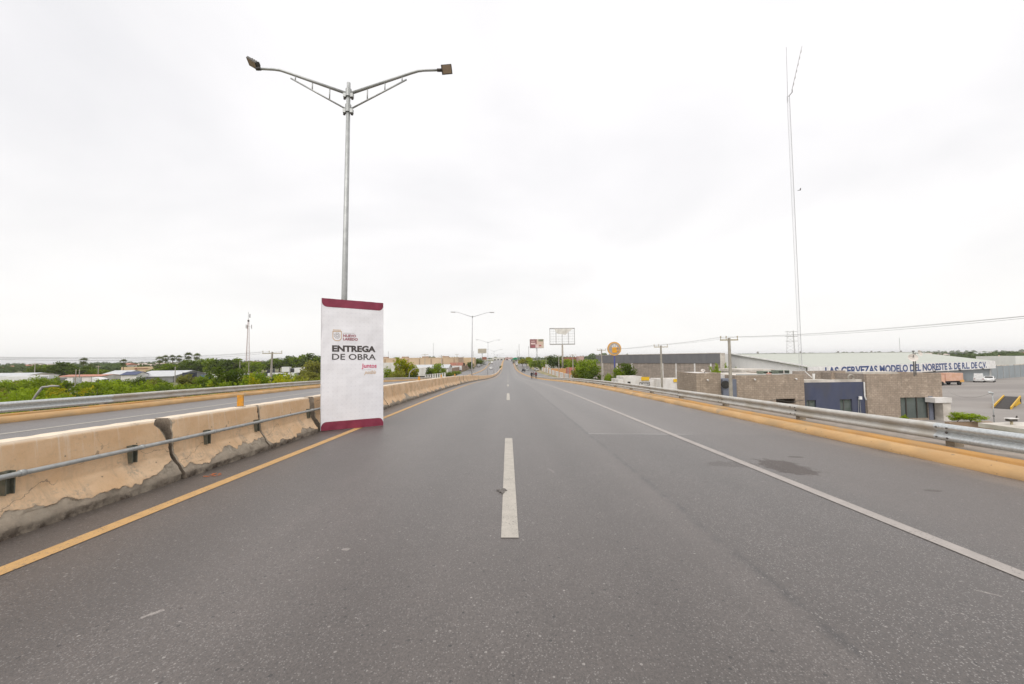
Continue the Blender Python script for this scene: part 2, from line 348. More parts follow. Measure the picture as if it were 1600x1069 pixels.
def blocks(name, c1, c2, mort, bw=0.42, bh=0.2):
    mt = bpy.data.materials.new(name); mt.use_nodes = True; nt = mt.node_tree; l = nt.links
    b = nt.nodes['Principled BSDF']; b.inputs['Roughness'].default_value = 0.9
    t = nd(nt, 'ShaderNodeTexCoord')
    s = nd(nt, 'ShaderNodeSeparateXYZ'); l.new(t.outputs['Object'], s.inputs[0])
    # lay the courses along whichever horizontal direction the wall runs in
    cv = nd(nt, 'ShaderNodeCombineXYZ'); l.new(mth(nt, 'ADD', s.outputs['X'], mth(nt, 'MULTIPLY', s.outputs['Y'], 0.93)), cv.inputs[0]); l.new(s.outputs['Z'], cv.inputs[1])
    br = nd(nt, 'ShaderNodeTexBrick'); br.inputs['Scale'].default_value = 1.0
    br.inputs['Brick Width'].default_value = bw; br.inputs['Row Height'].default_value = bh; br.inputs['Mortar Size'].default_value = 0.018
    br.inputs['Color1'].default_value = (*c1, 1); br.inputs['Color2'].default_value = (*c2, 1); br.inputs['Mortar'].default_value = (*mort, 1)
    l.new(cv.outputs[0], br.inputs['Vector'])
    n1_ = tramp(nt, tnoise(nt, t.outputs['Object'], 0.7, 6, 0.65), 0.3, 0.7)
    c = mixc(nt, mth(nt, 'MULTIPLY', n1_, 0.62), br.outputs['Color'], tuple(v*0.60 for v in c1))
    c = mixc(nt, mth(nt, 'MULTIPLY', tramp(nt, tnoise(nt, tmap(nt, t.outputs['Object'], (2, 2, 0.25)), 2.0, 5), 0.48, 0.68), 0.5), c, tuple(v*0.50 for v in c2))
    c = mixc(nt, mth(nt, 'MULTIPLY', tramp(nt, tnoise(nt, t.outputs['Object'], 1.9, 5, 0.7), 0.56, 0.68), 0.45), c, tuple(min(1, v*1.45) for v in c2))
    l.new(c, b.inputs['Base Color'])
    bp = nd(nt, 'ShaderNodeBump'); bp.inputs['Strength'].default_value = 0.5; bp.inputs['Distance'].default_value = 0.02
    l.new(br.outputs['Fac'], bp.inputs['Height']); bp.invert = True; l.new(bp.outputs[0], b.inputs['Normal'])
    M[name] = mt
blocks('block_wall', (0.36, 0.285, 0.22), (0.44, 0.355, 0.28), (0.25, 0.20, 0.16))
blocks('block_wall_grey', (0.30, 0.255, 0.215), (0.38, 0.32, 0.27), (0.22, 0.185, 0.155))

def ribbed(name, c1, c2, pitch_m=0.3, axis=(1, 0.9, 0), rough=0.5, metal=0.0):
    mt = bpy.data.materials.new(name); mt.use_nodes = True; nt = mt.node_tree; l = nt.links
    b = nt.nodes['Principled BSDF']; b.inputs['Roughness'].default_value = rough; b.inputs['Metallic'].default_value = metal
    t = nd(nt, 'ShaderNodeTexCoord')
    dp = nd(nt, 'ShaderNodeVectorMath'); dp.operation = 'DOT_PRODUCT'; l.new(t.outputs['Object'], dp.inputs[0]); dp.inputs[1].default_value = axis
    w = mth(nt, 'SINE', mth(nt, 'MULTIPLY', dp.outputs['Value'], 2*math.pi/pitch_m))
    n1_ = tramp(nt, tnoise(nt, tmap(nt, t.outputs['Object'], (1, 1, 0.3)), 0.9, 5), 0.3, 0.7)
    c = mixc(nt, n1_, c1, c2)
    l.new(c, b.inputs['Base Color'])
    bp = nd(nt, 'ShaderNodeBump'); bp.inputs['Strength'].default_value = 0.5; bp.inputs['Distance'].default_value = 0.04
    l.new(w, bp.inputs['Height']); l.new(bp.outputs[0], b.inputs['Normal'])
    M[name] = mt
ribbed('clad_dark', (0.125, 0.125, 0.135), (0.155, 0.152, 0.155))
ribbed('clad_white', (0.66, 0.66, 0.645), (0.72, 0.715, 0.69))
ribbed('roof_pale', (0.40, 0.42, 0.365), (0.46, 0.47, 0.41), 0.5)
ribbed('roof_tin', (0.44, 0.45, 0.46), (0.56, 0.57, 0.58), 0.4)
ribbed('fence_steel', (0.235, 0.27, 0.29), (0.29, 0.32, 0.335), 0.6)

pmat('terrain', (0.085, 0.125, 0.030), (0.17, 0.145, 0.075), 0.06, 8, 0.95, c3=(0.24, 0.20, 0.135), s3=0.013)
pmat('yard', (0.27, 0.245, 0.225), (0.33, 0.305, 0.28), 0.16, 7, 0.85, c3=(0.225, 0.205, 0.19), s3=0.05, stretch=(0.35, 1, 1))
pmat('dirt', (0.40, 0.32, 0.22), (0.30, 0.25, 0.15), 0.5, 6, 0.95, c3=(0.16, 0.17, 0.06), s3=0.2)
pmat('kerb_paint', (0.53, 0.335, 0.155), (0.45, 0.275, 0.125), 3.0, 6, 0.75, c3=(0.40, 0.265, 0.135), s3=2.6, bump=0.4, bscale=30, stretch=(1, 0.5, 1))
pmat('kerb_orange', (0.47, 0.25, 0.075), (0.39, 0.215, 0.08), 5.0, 7, 0.75, c3=(0.38, 0.255, 0.13), s3=2.5, bump=0.5, bscale=40, stretch=(1, 0.4, 1))
def chip(mt, scale, thr, rad, colr, amt):
    nt = mt.node_tree; l = nt.links; b = nt.nodes['Principled BSDF']; src = b.inputs['Base Color'].links[0].from_socket
    t = nd(nt, 'ShaderNodeTexCoord'); o = t.outputs['Object']
    v = nd(nt, 'ShaderNodeTexVoronoi'); v.inputs['Scale'].default_value = scale; l.new(o, v.inputs['Vector'])
    bw = nd(nt, 'ShaderNodeRGBToBW'); l.new(v.outputs['Color'], bw.inputs[0])
    wob = mth(nt, 'MULTIPLY', mth(nt, 'SUBTRACT', tnoise(nt, o, scale*4, 4, 0.7), 0.5), rad*1.6)
    k = mth(nt, 'MULTIPLY', mth(nt, 'GREATER_THAN', bw.outputs[0], thr), mth(nt, 'LESS_THAN', mth(nt, 'ADD', v.outputs['Distance'], wob), rad))
    c = mixc(nt, mth(nt, 'MULTIPLY', k, amt), src, colr); l.new(c, b.inputs['Base Color'])
for nm in ('kerb_paint', 'kerb_orange'):
    chip(M[nm], 4.5, 0.72, 0.10, (0.19, 0.145, 0.105), 0.7)
    chip(M[nm], 1.1, 0.66, 0.22, (0.30, 0.235, 0.165), 0.6)
    chip(M[nm], 17, 0.74, 0.16, (0.12, 0.095, 0.075), 0.7)
pmat('verge', (0.36, 0.30, 0.25), (0.27, 0.23, 0.19), 4.0, 6, 0.9, bump=0.4)
pmat('galv_new', (0.60, 0.625, 0.625), (0.48, 0.505, 0.51), 26, 3, 0.38, metal=0.55, bump=0.05, bscale=20)
pmat('galv_old', (0.52, 0.505, 0.47), (0.45, 0.435, 0.40), 9, 5, 0.5, metal=0.1, spec=0.5, c3=(0.42, 0.39, 0.335), s3=2.0)
pmat('galv_pipe', (0.42, 0.43, 0.42), (0.33, 0.34, 0.335), 14, 4, 0.5, metal=0.4)
pmat('lamp_steel', (0.45, 0.46, 0.455), (0.37, 0.38, 0.375), 7, 4, 0.45, metal=0.35)
pmat('bracket', (0.115, 0.125, 0.10), (0.17, 0.165, 0.13), 16, 4, 0.6, metal=0.3)
pmat('bolt', (0.10, 0.10, 0.10), (0.16, 0.15, 0.14), 60, 2, 0.5, metal=0.5)
pmat('post_wood', (0.33, 0.265, 0.19), (0.26, 0.21, 0.155), 12, 4, 0.8)
pmat('lamp_dark', (0.045, 0.04, 0.035), (0.07, 0.06, 0.05), 20, 3, 0.45)
pmat('lamp_lens', (0.33, 0.25, 0.175), (0.28, 0.21, 0.15), 30, 2, 0.25)
pmat('marker', (0.66, 0.29, 0.025), (0.56, 0.24, 0.025), 30, 4, 0.5, c3=(0.40, 0.22, 0.06), s3=14)
pmat('banner_back', (0.70, 0.69, 0.70), None, 3)
pmat('maroon', (0.275, 0.040, 0.075), (0.235, 0.034, 0.064), 5, 4, 0.5, spec=0.4)
pmat('ink_dark', (0.095, 0.083, 0.078), None, 30, 2, 0.6)
pmat('ink_maroon', (0.42, 0.10, 0.13), None, 30, 2, 0.6)
pmat('ink_grey', (0.50, 0.46, 0.44), None, 30, 2, 0.6)
pmat('ink_pink', (0.70, 0.045, 0.16), None, 30, 2, 0.6)
pmat('ink_tan', (0.72, 0.50, 0.30), None, 30, 2, 0.6)
pmat('concrete_pole', (0.40, 0.365, 0.315), (0.33, 0.30, 0.26), 3, 5, 0.9, c3=(0.27, 0.25, 0.215), s3=1.2)
pmat('crossarm', (0.42, 0.36, 0.235), (0.35, 0.30, 0.20), 6, 4, 0.7)
pmat('wire', (0.22, 0.215, 0.20), None, 5, 2, 0.6)
pmat('steel_far', (0.30, 0.29, 0.28), (0.36, 0.345, 0.33), 2, 3, 0.6, metal=0.2)
pmat('mast_pale', (0.50, 0.50, 0.51), (0.42, 0.42, 0.43), 2, 3, 0.6)
pmat('steel_red', (0.34, 0.20, 0.17), (0.42, 0.30, 0.27), 1, 3, 0.6)
pmat('white_wall', (0.70, 0.68, 0.66), (0.62, 0.60, 0.575), 0.8, 6, 0.85, c3=(0.54, 0.51, 0.475), s3=0.5)
pmat('cream_wall', (0.60, 0.45, 0.28), (0.54, 0.405, 0.255), 0.4, 6, 0.85)
pmat('beige_wall', (0.62, 0.465, 0.32), (0.56, 0.42, 0.29), 0.15, 6, 0.85, c3=(0.50, 0.36, 0.25), s3=0.05)
pmat('brown_wall', (0.36, 0.25, 0.18), (0.30, 0.215, 0.155), 0.6, 6, 0.9)
pmat('orange_wall', (0.56, 0.30, 0.13), (0.48, 0.26, 0.12), 0.6, 6, 0.85)
pmat('red_wall', (0.47, 0.17, 0.13), (0.40, 0.15, 0.115), 0.6, 6, 0.85)
pmat('blue_wall', (0.060, 0.070, 0.118), (0.074, 0.083, 0.130), 0.8, 6, 0.7, c3=(0.075, 0.078, 0.100), s3=0.6, stretch=(1, 1, 0.4))
pmat('grey_blue_wall', (0.17, 0.185, 0.235), None, 0.8, 4, 0.7)
pmat('sign_blue', (0.035, 0.07, 0.21), None, 4, 3, 0.5)
pmat('pole_blue', (0.045, 0.055, 0.22), None, 4, 3, 0.5)
pmat('sign_orange', (0.66, 0.36, 0.10), (0.60, 0.33, 0.10), 2, 3, 0.5)
pmat('sign_amber', (0.75, 0.36, 0.03), (0.68, 0.32, 0.03), 2, 3, 0.5)
pmat('sign_grey', (0.40, 0.36, 0.34), None, 2, 3, 0.5)
pmat('sign_white', (0.80, 0.79, 0.77), None, 2, 3, 0.5)
pmat('sign_yellow', (0.75, 0.47, 0.03), None, 4, 3, 0.6)
pmat('sign_green', (0.01, 0.25, 0.13), None, 4, 3, 0.5)
pmat('sign_beige', (0.47, 0.42, 0.34), None, 0.5, 3, 0.6)
pmat('sign_brown', (0.30, 0.12, 0.075), None, 0.5, 3, 0.6)
pmat('bill_maroon', (0.30, 0.125, 0.125), None, 0.5, 3, 0.6)
pmat('bill_peach', (0.62, 0.45, 0.36), (0.56, 0.46, 0.37), 0.4, 3, 0.6)
pmat('bill_green', (0.25, 0.25, 0.16), None, 0.5, 3, 0.6)
pmat('bill_pink', (0.74, 0.55, 0.53), None, 0.5, 3, 0.6)
pmat('canvas', (0.66, 0.64, 0.60), (0.55, 0.52, 0.48), 0.6, 4, 0.8)
pmat('glass', (0.075, 0.095, 0.088), (0.10, 0.12, 0.112), 0.8, 3, 0.06, spec=0.9)
pmat('window_dark', (0.03, 0.03, 0.03), (0.05, 0.045, 0.04), 2, 3, 0.25)
pmat('car_white', (0.74, 0.74, 0.73), None, 3, 2, 0.3, spec=0.5)
pmat('car_dark', (0.03, 0.03, 0.033), None, 3, 2, 0.3, spec=0.5)
pmat('car_red', (0.24, 0.025, 0.03), None, 3, 2, 0.3, spec=0.5)
pmat('car_silver', (0.38, 0.38, 0.385), None, 3, 2, 0.3, spec=0.5)
pmat('car_blue', (0.03, 0.10, 0.36), None, 3, 2, 0.35, spec=0.5)
pmat('trailer_white', (0.70, 0.70, 0.70), (0.63, 0.63, 0.62), 0.6, 5, 0.5)
pmat('trailer_grey', (0.25, 0.245, 0.24), (0.20, 0.20, 0.20), 0.6, 5, 0.6)
pmat('trailer_dark', (0.045, 0.047, 0.065), None, 0.6, 5, 0.6)
pmat('trailer_green', (0.03, 0.15, 0.08), None, 0.6, 5, 0.6)
pmat('box_pink', (0.62, 0.40, 0.31), (0.56, 0.33, 0.22), 0.9, 5, 0.7)
pmat('roof_red', (0.42, 0.15, 0.09), (0.46, 0.25, 0.19), 1, 4, 0.7)
pmat('tarp_blue', (0.07, 0.085, 0.16), None, 1, 4, 0.6)
pmat('tyre', (0.022, 0.022, 0.022), None, 20, 2, 0.85)
pmat('rubber_deck', (0.060, 0.053, 0.050), (0.045, 0.040, 0.038), 2, 4, 0.8, stretch=(3, 0.3, 1))
pmat('ramp_yellow', (0.68, 0.40, 0.015), (0.60, 0.35, 0.02), 2, 4, 0.5)
pmat('roof_slab', (0.62, 0.58, 0.52), (0.52, 0.48, 0.43), 1.2, 6, 0.9, c3=(0.42, 0.38, 0.33), s3=0.6)
pmat('trunk', (0.17, 0.13, 0.09), (0.11, 0.085, 0.06), 6, 4, 0.9)
pmat('palm_trunk', (0.23, 0.17, 0.115), (0.17, 0.125, 0.085), 4, 4, 0.9)
pmat('ac_green', (0.13, 0.16, 0.12), (0.19, 0.215, 0.17), 9, 3, 0.7)
pmat('skin', (0.40, 0.23, 0.16), None, 20, 2, 0.6)
pmat('cloth_dark', (0.022, 0.022, 0.026), None, 20, 2, 0.85)
pmat('cloth_grey', (0.15, 0.14, 0.15), None, 20, 2, 0.85)
pmat('cloth_pale', (0.42, 0.37, 0.33), None, 20, 2, 0.85)
pmat('cloth_red', (0.16, 0.03, 0.035), None, 20, 2, 0.85)
pmat('hair', (0.018, 0.013, 0.01), None, 20, 2, 0.7)
pmat('dish', (0.68, 0.62, 0.57), None, 3, 3, 0.6)
pmat('far_wall', (0.52, 0.49, 0.45), (0.62, 0.58, 0.52), 0.05, 3, 0.9)
pmat('far_roof', (0.40, 0.32, 0.27), (0.62, 0.60, 0.57), 0.02, 3, 0.9)
pmat('far_pink', (0.50, 0.33, 0.30), None, 0.1, 3, 0.9)
pmat('far_dark', (0.10, 0.11, 0.15), (0.15, 0.155, 0.18), 0.05, 3, 0.8)
pmat('hill', (0.07, 0.10, 0.05), (0.12, 0.13, 0.075), 0.01, 6, 0.95)
pmat('orange_scrap', (0.62, 0.17, 0.05), None, 30, 2, 0.6)
pmat('tar_patch', (0.10, 0.09, 0.083), (0.17, 0.155, 0.143), 40, 4, 0.9, bump=0.6, bscale=90)

def banner_mat():
    mt = bpy.data.materials.new('banner_cloth'); mt.use_nodes = True; nt = mt.node_tree; l = nt.links
    b = nt.nodes['Principled BSDF']; b.inputs['Roughness'].default_value = 0.55; b.inputs['Specular IOR Level'].default_value = 0.3
    t = nd(nt, 'ShaderNodeTexCoord'); s = nd(nt, 'ShaderNodeSeparateXYZ'); l.new(t.outputs['Object'], s.inputs[0])
    px = mth(nt, 'ABSOLUTE', mth(nt, 'SUBTRACT', mth(nt, 'FRACT', mth(nt, 'DIVIDE', s.outputs['X'], 0.105)), 0.5))
    pz = mth(nt, 'ABSOLUTE', mth(nt, 'SUBTRACT', mth(nt, 'FRACT', mth(nt, 'DIVIDE', s.outputs['Z'], 0.105)), 0.5))
    d = mth(nt, 'ADD', px, pz)
    f = mth(nt, 'MULTIPLY', tramp(nt, d, 0.30, 0.22), 0.5)
    l.new(mixc(nt, f, (0.89, 0.88, 0.905), (0.82, 0.81, 0.835)), b.inputs['Base Color'])
    M['banner_cloth'] = mt
banner_mat()

# ------------------------------------------------------------------ mesh helpers
class MB:
    def __init__(s): s.v = []; s.f = []; s.mi = []
    def quad(s, a, b, c, d, mi=0):
        i = len(s.v); s.v += [tuple(a), tuple(b), tuple(c), tuple(d)]; s.f.append((i, i+1, i+2, i+3)); s.mi.append(mi)
    def poly(s, pts, mi=0):
        i = len(s.v); s.v += [tuple(p) for p in pts]; s.f.append(tuple(range(i, i+len(pts)))); s.mi.append(mi)
    def prism(s, pts, z0, z1, mi=0):
        """footprint polygon (counter-clockwise) raised from z0 to z1"""
        n = len(pts); i = len(s.v)
        s.v += [(p[0], p[1], z0) for p in pts] + [(p[0], p[1], z1) for p in pts]
        for k in range(n):
            k2 = (k+1) % n; s.f.append((i+k, i+k2, i+n+k2, i+n+k)); s.mi.append(mi)
        s.f.append(tuple(range(i+n, i+2*n))); s.mi.append(mi)
        s.f.append(tuple(range(i+n-1, i-1, -1))); s.mi.append(mi)
        return s
    def box(s, x0, x1, y0, y1, z0, z1, mi=0):
        return s.prism([(x0, y0), (x1, y0), (x1, y1), (x0, y1)], z0, z1, mi)
    def obox(s, c, ax, sx, sy, z0, z1, mi=0):
        """box of size sx along unit axis ax, sy across, centred on c"""
        a = Vector((ax[0], ax[1])).normalized(); n = Vector((-a.y, a.x)); c = Vector((c[0], c[1]))
        p = [c - a*sx/2 - n*sy/2, c + a*sx/2 - n*sy/2, c + a*sx/2 + n*sy/2, c - a*sx/2 + n*sy/2]
        return s.prism(p, z0, z1, mi)
    def extr(s, prof, axis, a, b, mi=0):
        """profile [(u, w)] extruded along X (axis=0, u=Y) or Y (axis=1, u=X); w is Z"""
        n = len(prof); i = len(s.v)
        for t in (a, b):
            for u, w in prof: s.v.append((t, u, w) if axis == 0 else (u, t, w))
        for k in range(n):
            k2 = (k+1) % n; s.f.append((i+k, i+k2, i+n+k2, i+n+k)); s.mi.append(mi)
        s.f.append(tuple(range(i+n-1, i-1, -1))); s.mi.append(mi)
        s.f.append(tuple(range(i+n, i+2*n))); s.mi.append(mi)
        return s
    def tube(s, pts, rad, n=8, mi=0, cap=True):
        pts = [Vector(p) for p in pts]
        if not hasattr(rad, '__len__'): rad = [rad]*len(pts)
        i0 = len(s.v); ref = None
        for k, p in enumerate(pts):
            d = (pts[min(k+1, len(pts)-1)] - pts[max(k-1, 0)]).normalized()
            if ref is None: ref = d.orthogonal().normalized()
            ref = (ref - d*ref.dot(d)); ref = ref.normalized() if ref.length > 1e-6 else d.orthogonal().normalized()
            e = d.cross(ref)
            for j in range(n):
                a = 2*math.pi*j/n; q = p + (ref*math.cos(a) + e*math.sin(a))*rad[k]; s.v.append(tuple(q))
        for k in range(len(pts)-1):
            for j in range(n):
                j2 = (j+1) % n; a = i0+k*n; s.f.append((a+j, a+j2, a+n+j2, a+n+j)); s.mi.append(mi)
        if cap:
            s.f.append(tuple(range(i0+n-1, i0-1, -1))); s.mi.append(mi)
            a = i0+(len(pts)-1)*n; s.f.append(tuple(range(a, a+n))); s.mi.append(mi)
        return s
    def disc(s, c, r, axis, t, n=32, mi=0):
        ax = Vector(axis).normalized(); c = Vector(c)
        return s.tube([c - ax*t/2, c + ax*t/2], r, n, mi)
    def mesh(s, name, mats, smooth=False, shift=None):
        me = bpy.data.meshes.new(name)
        v = s.v if shift is None else [(p[0]-shift[0], p[1]-shift[1], p[2]-shift[2]) for p in s.v]
        me.from_pydata(v, [], s.f)
        for mt in (mats if isinstance(mats, (list, tuple)) else [mats]): me.materials.append(M[mt])
        if max(s.mi, default=0) > 0: me.polygons.foreach_set('material_index', s.mi)
        if smooth: me.polygons.foreach_set('use_smooth', [True]*len(me.polygons))
        me.update()
        return me

def link(name, me, parent=None, loc=(0, 0, 0)):
    o = bpy.data.objects.new(name, me); col.objects.link(o); o.location = loc
    if parent is not None: o.parent = parent
    return o
def tag(o, label=None, cat=None, group=None, kind=None):
    if label: o['label'] = label
    if cat: o['category'] = cat
    if group: o['group'] = group
    if kind: o['kind'] = kind
    return o
def thing(name, label, cat, loc=(0, 0, 0), group=None, rz=0):
    o = bpy.data.objects.new(name, None); o.empty_display_size = 0.2; col.objects.link(o)
    o.location = loc; o.rotation_euler = (0, 0, rz)
    return tag(o, label, cat, group)
def part(name, mb, mats, parent, smooth=False, world=False):
    """a part; with world=True its geometry is in world coordinates (parent not rotated)"""
    sh = parent.location if (world and parent.parent is None) else (parent.parent.location if world else None)
    return link(name, mb.mesh(name, mats, smooth, sh), parent)
def solo(name, mb, mats, label, cat, base, group=None, smooth=False):
    o = link(name, mb.mesh(name, mats, smooth, base), None, base)
    return tag(o, label, cat, group)
def struct(name, mb, mats, smooth=False, kind='structure'):
    return tag(link(name, mb.mesh(name, mats, smooth)), kind=kind)
def copy_tree(o, parent=None):
    c = o.copy(); col.objects.link(c)
    if parent is not None: c.parent = parent
    for ch in [x for x in bpy.data.objects if x.parent == o]: copy_tree(ch, c)
    return c
def kids(o): return list(o.children)
def dup(o, loc, rz=0, scale=None, label=None, group=None):
    r = o.copy(); col.objects.link(r); r.location = loc; r.rotation_euler = (0, 0, rz)
    if scale is not None: r.scale = scale
    if label: r['label'] = label
    if group: r['group'] = group
    for ch in list(o.children):
        c = ch.copy(); col.objects.link(c); c.parent = r
        for g in list(ch.children):
            d = g.copy(); col.objects.link(d); d.parent = c
    return r

# ------------------------------------------------------------------ road profile
KY = [-40, -20, 0, 10, 20, 31, 44, 58, 73, 95, 118, 145, 169, 200, 230, 260, 305, 340, 380, 430, 520, 700, 1000]
KZ = [0.5, 0.35, 0, -0.24, -0.47, -0.76, -1.2, -1.78, -2.45, -3.33, -4.15, -4.88, -5.35, -5.70, -5.78, -5.60, -4.40, -3.05, -1.9, -1.05, -0.9, -1.7, -3]
_m = []
for i in range(len(KY)):
    a, b_ = max(i-1, 0), min(i+1, len(KY)-1)
    _m.append((KZ[b_]-KZ[a])/(KY[b_]-KY[a]))
def zr(y):
    if y <= KY[0]: return KZ[0]
    if y >= KY[-1]: return KZ[-1]
    i = 0
    while KY[i+1] < y: i += 1
    h = KY[i+1]-KY[i]; t = (y-KY[i])/h
    return ((2*t**3-3*t**2+1)*KZ[i] + (t**3-2*t**2+t)*h*_m[i] + (-2*t**3+3*t**2)*KZ[i+1] + (t**3-t**2)*h*_m[i+1])
def clamp(v, a, b_): return max(a, min(b_, v))
def sstep(a, b_, v):
    t = clamp((v-a)/(b_-a), 0, 1); return t*t*(3-2*t)
def cross(x): return -0.02*x if x > -4.6 else 0.092 - 0.008*(x+4.6)
def rz(x, y): return zr(y) + cross(x)
def kerb_x(y): return 7.05 - 2.2*sstep(105, 290, y)
def lkerb_x(y): return -(13.75 + 1.25*sstep(8, 45, y))
GROUND = -5.9
def base_ground(x, y):
    w = sstep(215, 260, y)*(1 - sstep(70, 260, abs(x)))
    g = GROUND + w*(zr(y) - 0.12 - GROUND) if y < 1000 else GROUND
    d = math.hypot(x, y)
    g += sstep(1500, 5000, d)*9.0
    if x > 0: g += sstep(900, 4500, d)*sstep(200, 1500, x)*5
    return g
def terrain_z(x, y):
    g = base_ground(x, y)
    r, l_ = kerb_x(y)+1.35, lkerb_x(y)-1.3
    dist = max(0, x-r, l_-x)
    e = (rz(r, y) if x > r else rz(l_, y) if x < l_ else rz(x, y)) - 0.10 - dist*(1.15 if x > r else 0.62)
    if dist <= 0: return e - 0.35
    return max(g, e) if y < 900 else g

# ------------------------------------------------------------------ ground
def grow(a, step, fac, end):
    out = []; v = a
    while v < end: v += step; step *= fac; out.append(v)
    return out
xs_ = [i*1.0 for i in range(-34, 31)]
xr = grow(30, 2, 1.22, 9000); xl = [-v for v in grow(34, 2, 1.22, 9000)][::-1]
XS = xl + xs_ + xr
YS = [-300, -120] + [i*3.0 for i in range(-20, 110)] + grow(327, 6, 1.12, 12000)
tb = MB()
for y in YS:
    for x in XS: tb.v.append((x, y, terrain_z(x, y)))
nx = len(XS)
for j in range(len(YS)-1):
    for i in range(nx-1):
        a = j*nx+i; tb.f.append((a, a+1, a+nx+1, a+nx)); tb.mi.append(0)
struct('ground', tb, 'terrain', True)

def strip(name, xa, xb, ys, mats, dz=0.0, nx_=2, zf=rz, kind='structure'):
    """sheet between xa(y) and xb(y) that follows the surface zf"""
    s = MB(); n = nx_
    for y in ys:
        a, b_ = (xa(y) if callable(xa) else xa), (xb(y) if callable(xb) else xb)
        for k in range(n):
            x = a + (b_-a)*k/(n-1); s.v.append((x, y, zf(x, y)+dz))
    for j in range(len(ys)-1):
        for k in range(n-1):
            a = j*n+k; s.f.append((a, a+1, a+n+1, a+n)); s.mi.append(0)
    return struct(name, s, mats, True, kind)
RY = [-20 + 1.0*i for i in range(150)] + [130+3*i for i in range(140)] + [550+10*i for i in range(30)]
strip('road', -4.62, lambda y: kerb_x(y)+0.05, RY, 'asphalt', 0, 12)
strip('opposite_road', lambda y: lkerb_x(y)-0.05, -4.64, RY, 'asphalt_plain', 0, 8)
def mark(name, x, y0, y1, w, mt, n=None, zf=rz, dz=0.005):
    n = n or max(2, int((y1-y0)/1.0)); xf = x if callable(x) else (lambda y: x)
    ys = [y0 + (y1-y0)*i/n for i in range(n+1)]
    return strip(name, lambda y: xf(y)-w/2, lambda y: xf(y)+w/2, ys, mt, dz, 2, zf)
mark('edge_line_yellow', -3.68, -15, 330, 0.15, 'paint_yellow', 300)
mark('edge_line_white', lambda y: 3.76, -15, 330, 0.15, 'paint_white_dull', 300)
for k in range(-1, 20):
    y0 = 3.57 + 14.95*k
    mark('lane_dash', 0.0, y0, y0+5.02, 0.155, 'paint_white', 8)
mark('opposite_edge_line', lambda y: lkerb_x(y)+2.25, -15, 200, 0.16, 'paint_white', 200)
for k in range(-1, 12): mark('opposite_lane_dash', -8.4, 2+15*k, 7+15*k, 0.13, 'paint_white_dull', 6)

# service roads on the ground beside the ramp
def gz(x, y): return base_ground(x, y)
SY = [20+4*i for i in range(100)]
strip('service_road', lambda y: max(kerb_x(y)+1.4, 13.8 - 6.8*sstep(120, 200, y)), lambda y: 19.2 - 3.7*sstep(110, 200, y), SY, 'asphalt_plain', 0.05, 3, gz)
strip('left_service_road', lambda y: -26.0, lambda y: -19.5+2.5*sstep(110, 190, y), SY, 'asphalt_plain', 0.05, 3, gz)
strip('yard', lambda y: 26.0, lambda y: 210.0, [28+4*i for i in range(35)], 'yard', 0.06, 5, gz)
strip('dirt_verge', lambda y: 19.3 - 3.7*sstep(110, 200, y), lambda y: 25.9-5*sstep(110, 200, y), [26+4*i for i in range(90)], 'dirt', 0.04, 3, gz)
strip('left_dirt_verge', lambda y: -19.4+2.5*sstep(110, 190, y), lambda y: lkerb_x(y)-1.2, [110+4*i for i in range(70)], 'dirt', 0.06, 3, gz)

# ------------------------------------------------------------------ kerbs
def sweep(prof, xf, zf, ys, mis, wob=0.0, closed=False, caps=False):
    """profile [(dx, dz)] carried along y; wob adds uneven plaster"""
    s = MB(); n = len(prof)
    for y in ys:
        x0 = xf(y); z0 = zf(y)
        for k, (dx, dz) in enumerate(prof):
            w1 = noise.noise(Vector((y*0.9, k*0.35, x0)))*wob + noise.noise(Vector((y*4.0, k*0.9, x0+9)))*wob*0.35 if wob else 0
            s.v.append((x0+dx+w1*0.8, y, z0+dz+w1*0.5))
    m_ = n if closed else n-1
    for j in range(len(ys)-1):
        for k in range(m_):
            k2 = (k+1) % n; a = j*n
            s.f.append((a+k, a+k2, a+n+k2, a+n+k)); s.mi.append(mis[k] if mis else 0)
    if caps:
        s.f.append(tuple(range(n-1, -1, -1))); s.mi.append(0)
        a = (len(ys)-1)*n; s.f.append(tuple(range(a, a+n))); s.mi.append(0)
    return s
KP = [(0, -0.08), (0.0, 0.02), (0.015, 0.06), (0.045, 0.10), (0.09, 0.13), (0.15, 0.147), (0.22, 0.150), (0.275, 0.140), (0.30, 0.135), (0.305, 0.165), (0.33, 0.185), (0.45, 0.195), (0.52, 0.19), (0.535, 0.13), (0.9, 0.12), (1.5, 0.10), (1.55, -0.3)]
KM = [0]*8 + [1]*5 + [2]*4
KYS = [-12+0.6*i for i in range(25)] + [3+0.12*i for i in range(240)] + [32+1.0*i for i in range(100)] + [132+4*i for i in range(60)]
struct('kerb', sweep(KP, kerb_x, lambda y: rz(kerb_x(y), y), KYS, KM, 0.018), ['kerb_paint', 'kerb_orange', 'verge'], True)
KP2 = [(-p[0], p[1]*1.15) for p in KP]
struct('opposite_kerb', sweep(KP2, lkerb_x, lambda y: rz(lkerb_x(y), y), [-5+0.5*i for i in range(120)] + [56+3*i for i in range(90)], KM, 0.02), ['kerb_paint', 'kerb_orange', 'verge'], True)

